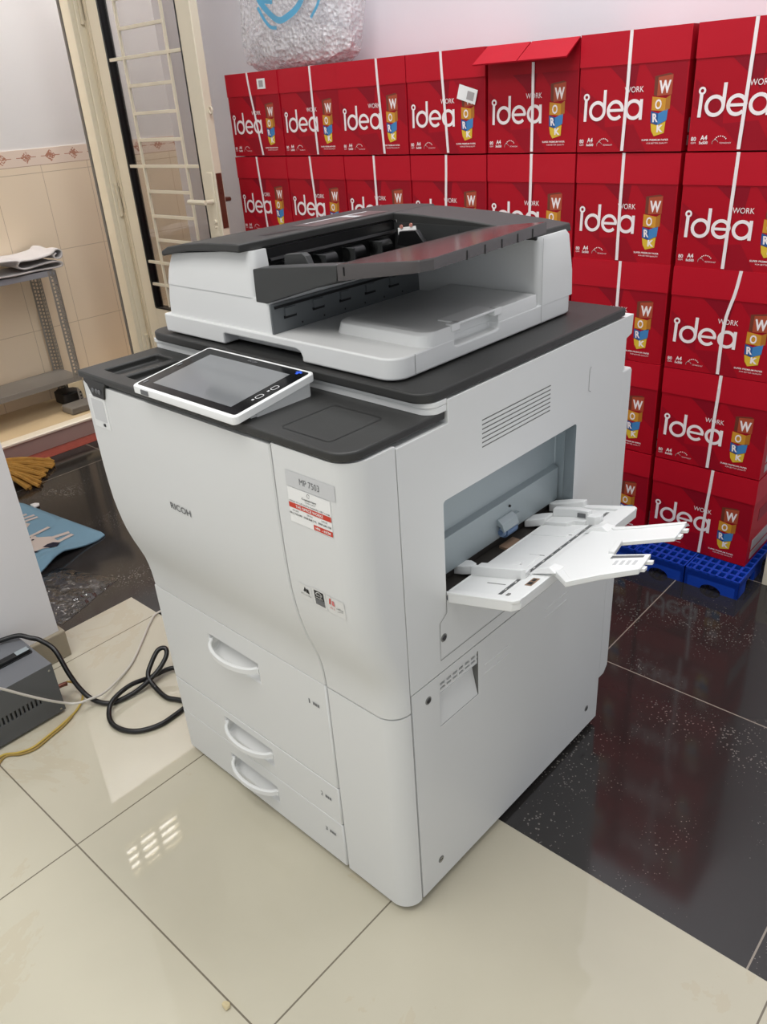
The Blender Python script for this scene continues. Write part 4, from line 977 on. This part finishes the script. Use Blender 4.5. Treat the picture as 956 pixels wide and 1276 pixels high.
# ------------------------------------------------------------------ grey stabiliser box and cables
ups = thing('voltage_stabiliser', 'dark grey vented metal power box on the floor below the partition', 'power box', (-.41,.20,0))
um = mat('charcoal enamel', (84,86,88), .4, bump=.05, bscale=400); umt = mat('grey enamel', (106,108,112), .35, bump=.05, bscale=400)
bm = new(); bx(bm, -.19, 0, -.33, 0, .008, .155, 0); bm.faces.ensure_lookup_table(); bm.faces[1].material_index = 1
ub = obj('case', bm, [um, umt], ups)
cs = []
for i in range(15):
    c = new(); y = -.055-i*.0105; prism(c, [(y,.060),(y+.0045,.060),(y+.0045,.082),(y,.082)], 'x', -.006, .01); cs.append(c)
cut(ub, cs, .002)
bm = new()
for i in range(15): bx(bm, -.0075, -.0055, -.055-i*.0105, -.0505-i*.0105, .060, .082)
obj('vent', bm, black, ups)
bm = new(); prism(bm, rrect(-.105,-.085,-.11,-.01,.006), 'z', .158, .166, 0); bx(bm, -.104, -.086, -.045, -.012, .166, .1668, 1); prism(bm, rrect(-.108,-.082,-.113,-.007,.006), 'z', .154, .158, 0); obj('carry_handle', bm, [black, steelg], ups, bevel=.0015)
for (y,z) in ((-.012,.018),(-.012,.14)):
    bm = new(); cyl(bm, (.0008,y,z), .003, .002, 'x', 12); obj('screw', bm, chrome, ups)
bm = new(); tube(bm, [(-.03,.001,.06),(-.03,.02,.058),(-.03,.03,.055)], .006, 10); obj('outlet_gland', bm, brass, ups)
for x in (-.17,-.02):
    for y in (-.31,-.02):
        bm = new(); cyl(bm, (x,y,.0045), .011, .009, 'z', 14); obj('foot', bm, black, ups)
rub = mat('black rubber cable', (20,20,20), .35)
CR = .0064
bm = new(); tube(bm, [(-.60,.15,.158+CR),(-.575,.195,.162+CR),(-.550,.216,.160),(-.534,.232,.150),(-.492,.245,.13),(-.445,.244,.08),(-.412,.249,.04),(-.381,.259,.015),(-.344,.278,.0075),(-.327,.307,.0075),(-.318,.356,.012),(-.319,.418,.03),(-.325,.458,.055),(-.338,.468,.070),(-.350,.452,.068),(-.343,.42,.045),(-.326,.396,.0265),(-.286,.391,.010),(-.236,.389,.0075),(-.201,.404,.0075),(-.13,.43,.0075)], CR, 12, k=8)
tag(obj('power_cable', bm, rub), 'thick black power cable rising from the grey box and looping once', 'cable')
bm = new(); tube(bm, [(-.16,.62,.0075),(-.27,.55,.0075),(-.311,.486,.009),(-.328,.455,.012),(-.334,.407,.014),(-.334,.346,.0265),(-.322,.288,.0240),(-.299,.259,.014),(-.262,.245,.008),(-.219,.252,.0066),(-.185,.276,.0066),(-.164,.32,.0066),(-.164,.368,.0066),(-.166,.419,.0066),(-.14,.47,.0066)], CR, 12, k=8)
tag(obj('power_cable', bm, rub), 'thick black cable making the large open loop beside the copier', 'cable')
bm = new(); tube(bm, [(-.632,-.34,.40),(-.56,-.28,.39),(-.43,-.15,.36),(-.388,-.06,.30),(-.386,.0,.245),(-.385,.064,.179),(-.385,.109,.129),(-.382,.155,.082),(-.384,.194,.045),(-.375,.215,.034),(-.368,.247,.029),(-.372,.291,.020),(-.408,.357,.008),(-.445,.418,.005),(-.51,.493,.005),(-.571,.561,.005),(-.594,.605,.005),(-.56,.68,.005),(-.40,.74,.005),(-.1,.78,.005)], .0032, 8, k=8)
tag(obj('thin_cable', bm, mat('pale grey cable', (200,196,186), .45)), 'thin pale grey cable crossing in front of the grey box', 'cable')
ym = mat('yellow wire', (190,162,72), .45)
bm = new(); tube(bm, [(-.30,-.12,.004),(-.345,-.04,.004),(-.384,.014,.004),(-.362,.046,.004),(-.350,.078,.004),(-.358,.122,.004),(-.371,.173,.004),(-.388,.218,.005),(-.416,.252,.012),(-.448,.262,.02),(-.466,.254,.03),(-.459,.240,.045),(-.442,.228,.055)], .0029, 8, k=8)
tag(obj('earth_wire', bm, ym), 'yellow wire curling round the corner of the grey box', 'wire')
bm = new(); tube(bm, [(-.28,-.10,.004),(-.335,-.03,.004),(-.374,.018,.004),(-.350,.050,.004),(-.340,.082,.004),(-.350,.126,.004),(-.360,.165,.004),(-.374,.198,.006)], .0026, 8, k=8)
tag(obj('earth_wire', bm, mat('yellow brown wire', (150,124,60), .45)), 'brownish yellow wire running along the foot of the grey box', 'wire')
# small debris on the cream floor
bm = new(); bmesh.ops.create_icosphere(bm, subdivisions=2, radius=.006)
for v in bm.verts: v.co = Vector((v.co.x*1.5, v.co.y, max(v.co.z*.8,-.0035)))*(1+.4*noise.noise(v.co*300))
d = obj('paper_crumb', bm, mat('tan crumb', (205,190,150), .7)); d.location = (.515,-.008,.0035); tag(d, 'tiny tan crumb on a floor tile joint in the foreground', 'crumb')

# ------------------------------------------------------------------ light
def area(name, loc, rot, sx, sy, e, col=(1,1,1)):
    L = bpy.data.lights.new(name,'AREA'); L.shape = 'RECTANGLE'; L.size = sx; L.size_y = sy; L.energy = e; L.color = col
    o = bpy.data.objects.new(name, L); COL.objects.link(o); o.location = loc; o.rotation_euler = rot; return o
area('ceiling_lamp_front', (.5,-.9,3.15), (0,0,0), 2.2, 1.4, 40, (1,.985,.96))
area('ceiling_lamp_back', (.35,1.0,3.15), (0,0,0), 2.1, .5, 33, (.97,.985,1))
area('passage_fill', (-2.37,1.1,3.1), (0,0,0), .3, 1.4, 13, (1,.96,.88))  # added warm fill from above the passage, not a known fixture
area('passage_fill_far', (-2.37,3.0,3.1), (0,0,0), .3, 1.4, 20, (1,.97,.92))  # added fill so the passage reads bright through the door glass
area('passage_daylight', (-2.30,-1.4,1.35), (math.radians(84),0,math.radians(4)), .50, 2.2, 46, (1,.92,.79))
w = bpy.data.worlds.new('World'); sc.world = w; w.use_nodes = True
bg = w.node_tree.nodes['Background']; bg.inputs[0].default_value = (.93,.96,1,1); bg.inputs[1].default_value = .6
vs_ = sc.view_settings; vs_.view_transform = 'Standard'; vs_.look = 'None'; vs_.gamma = 1; vs_.use_curve_mapping = False; vs_.exposure = .2
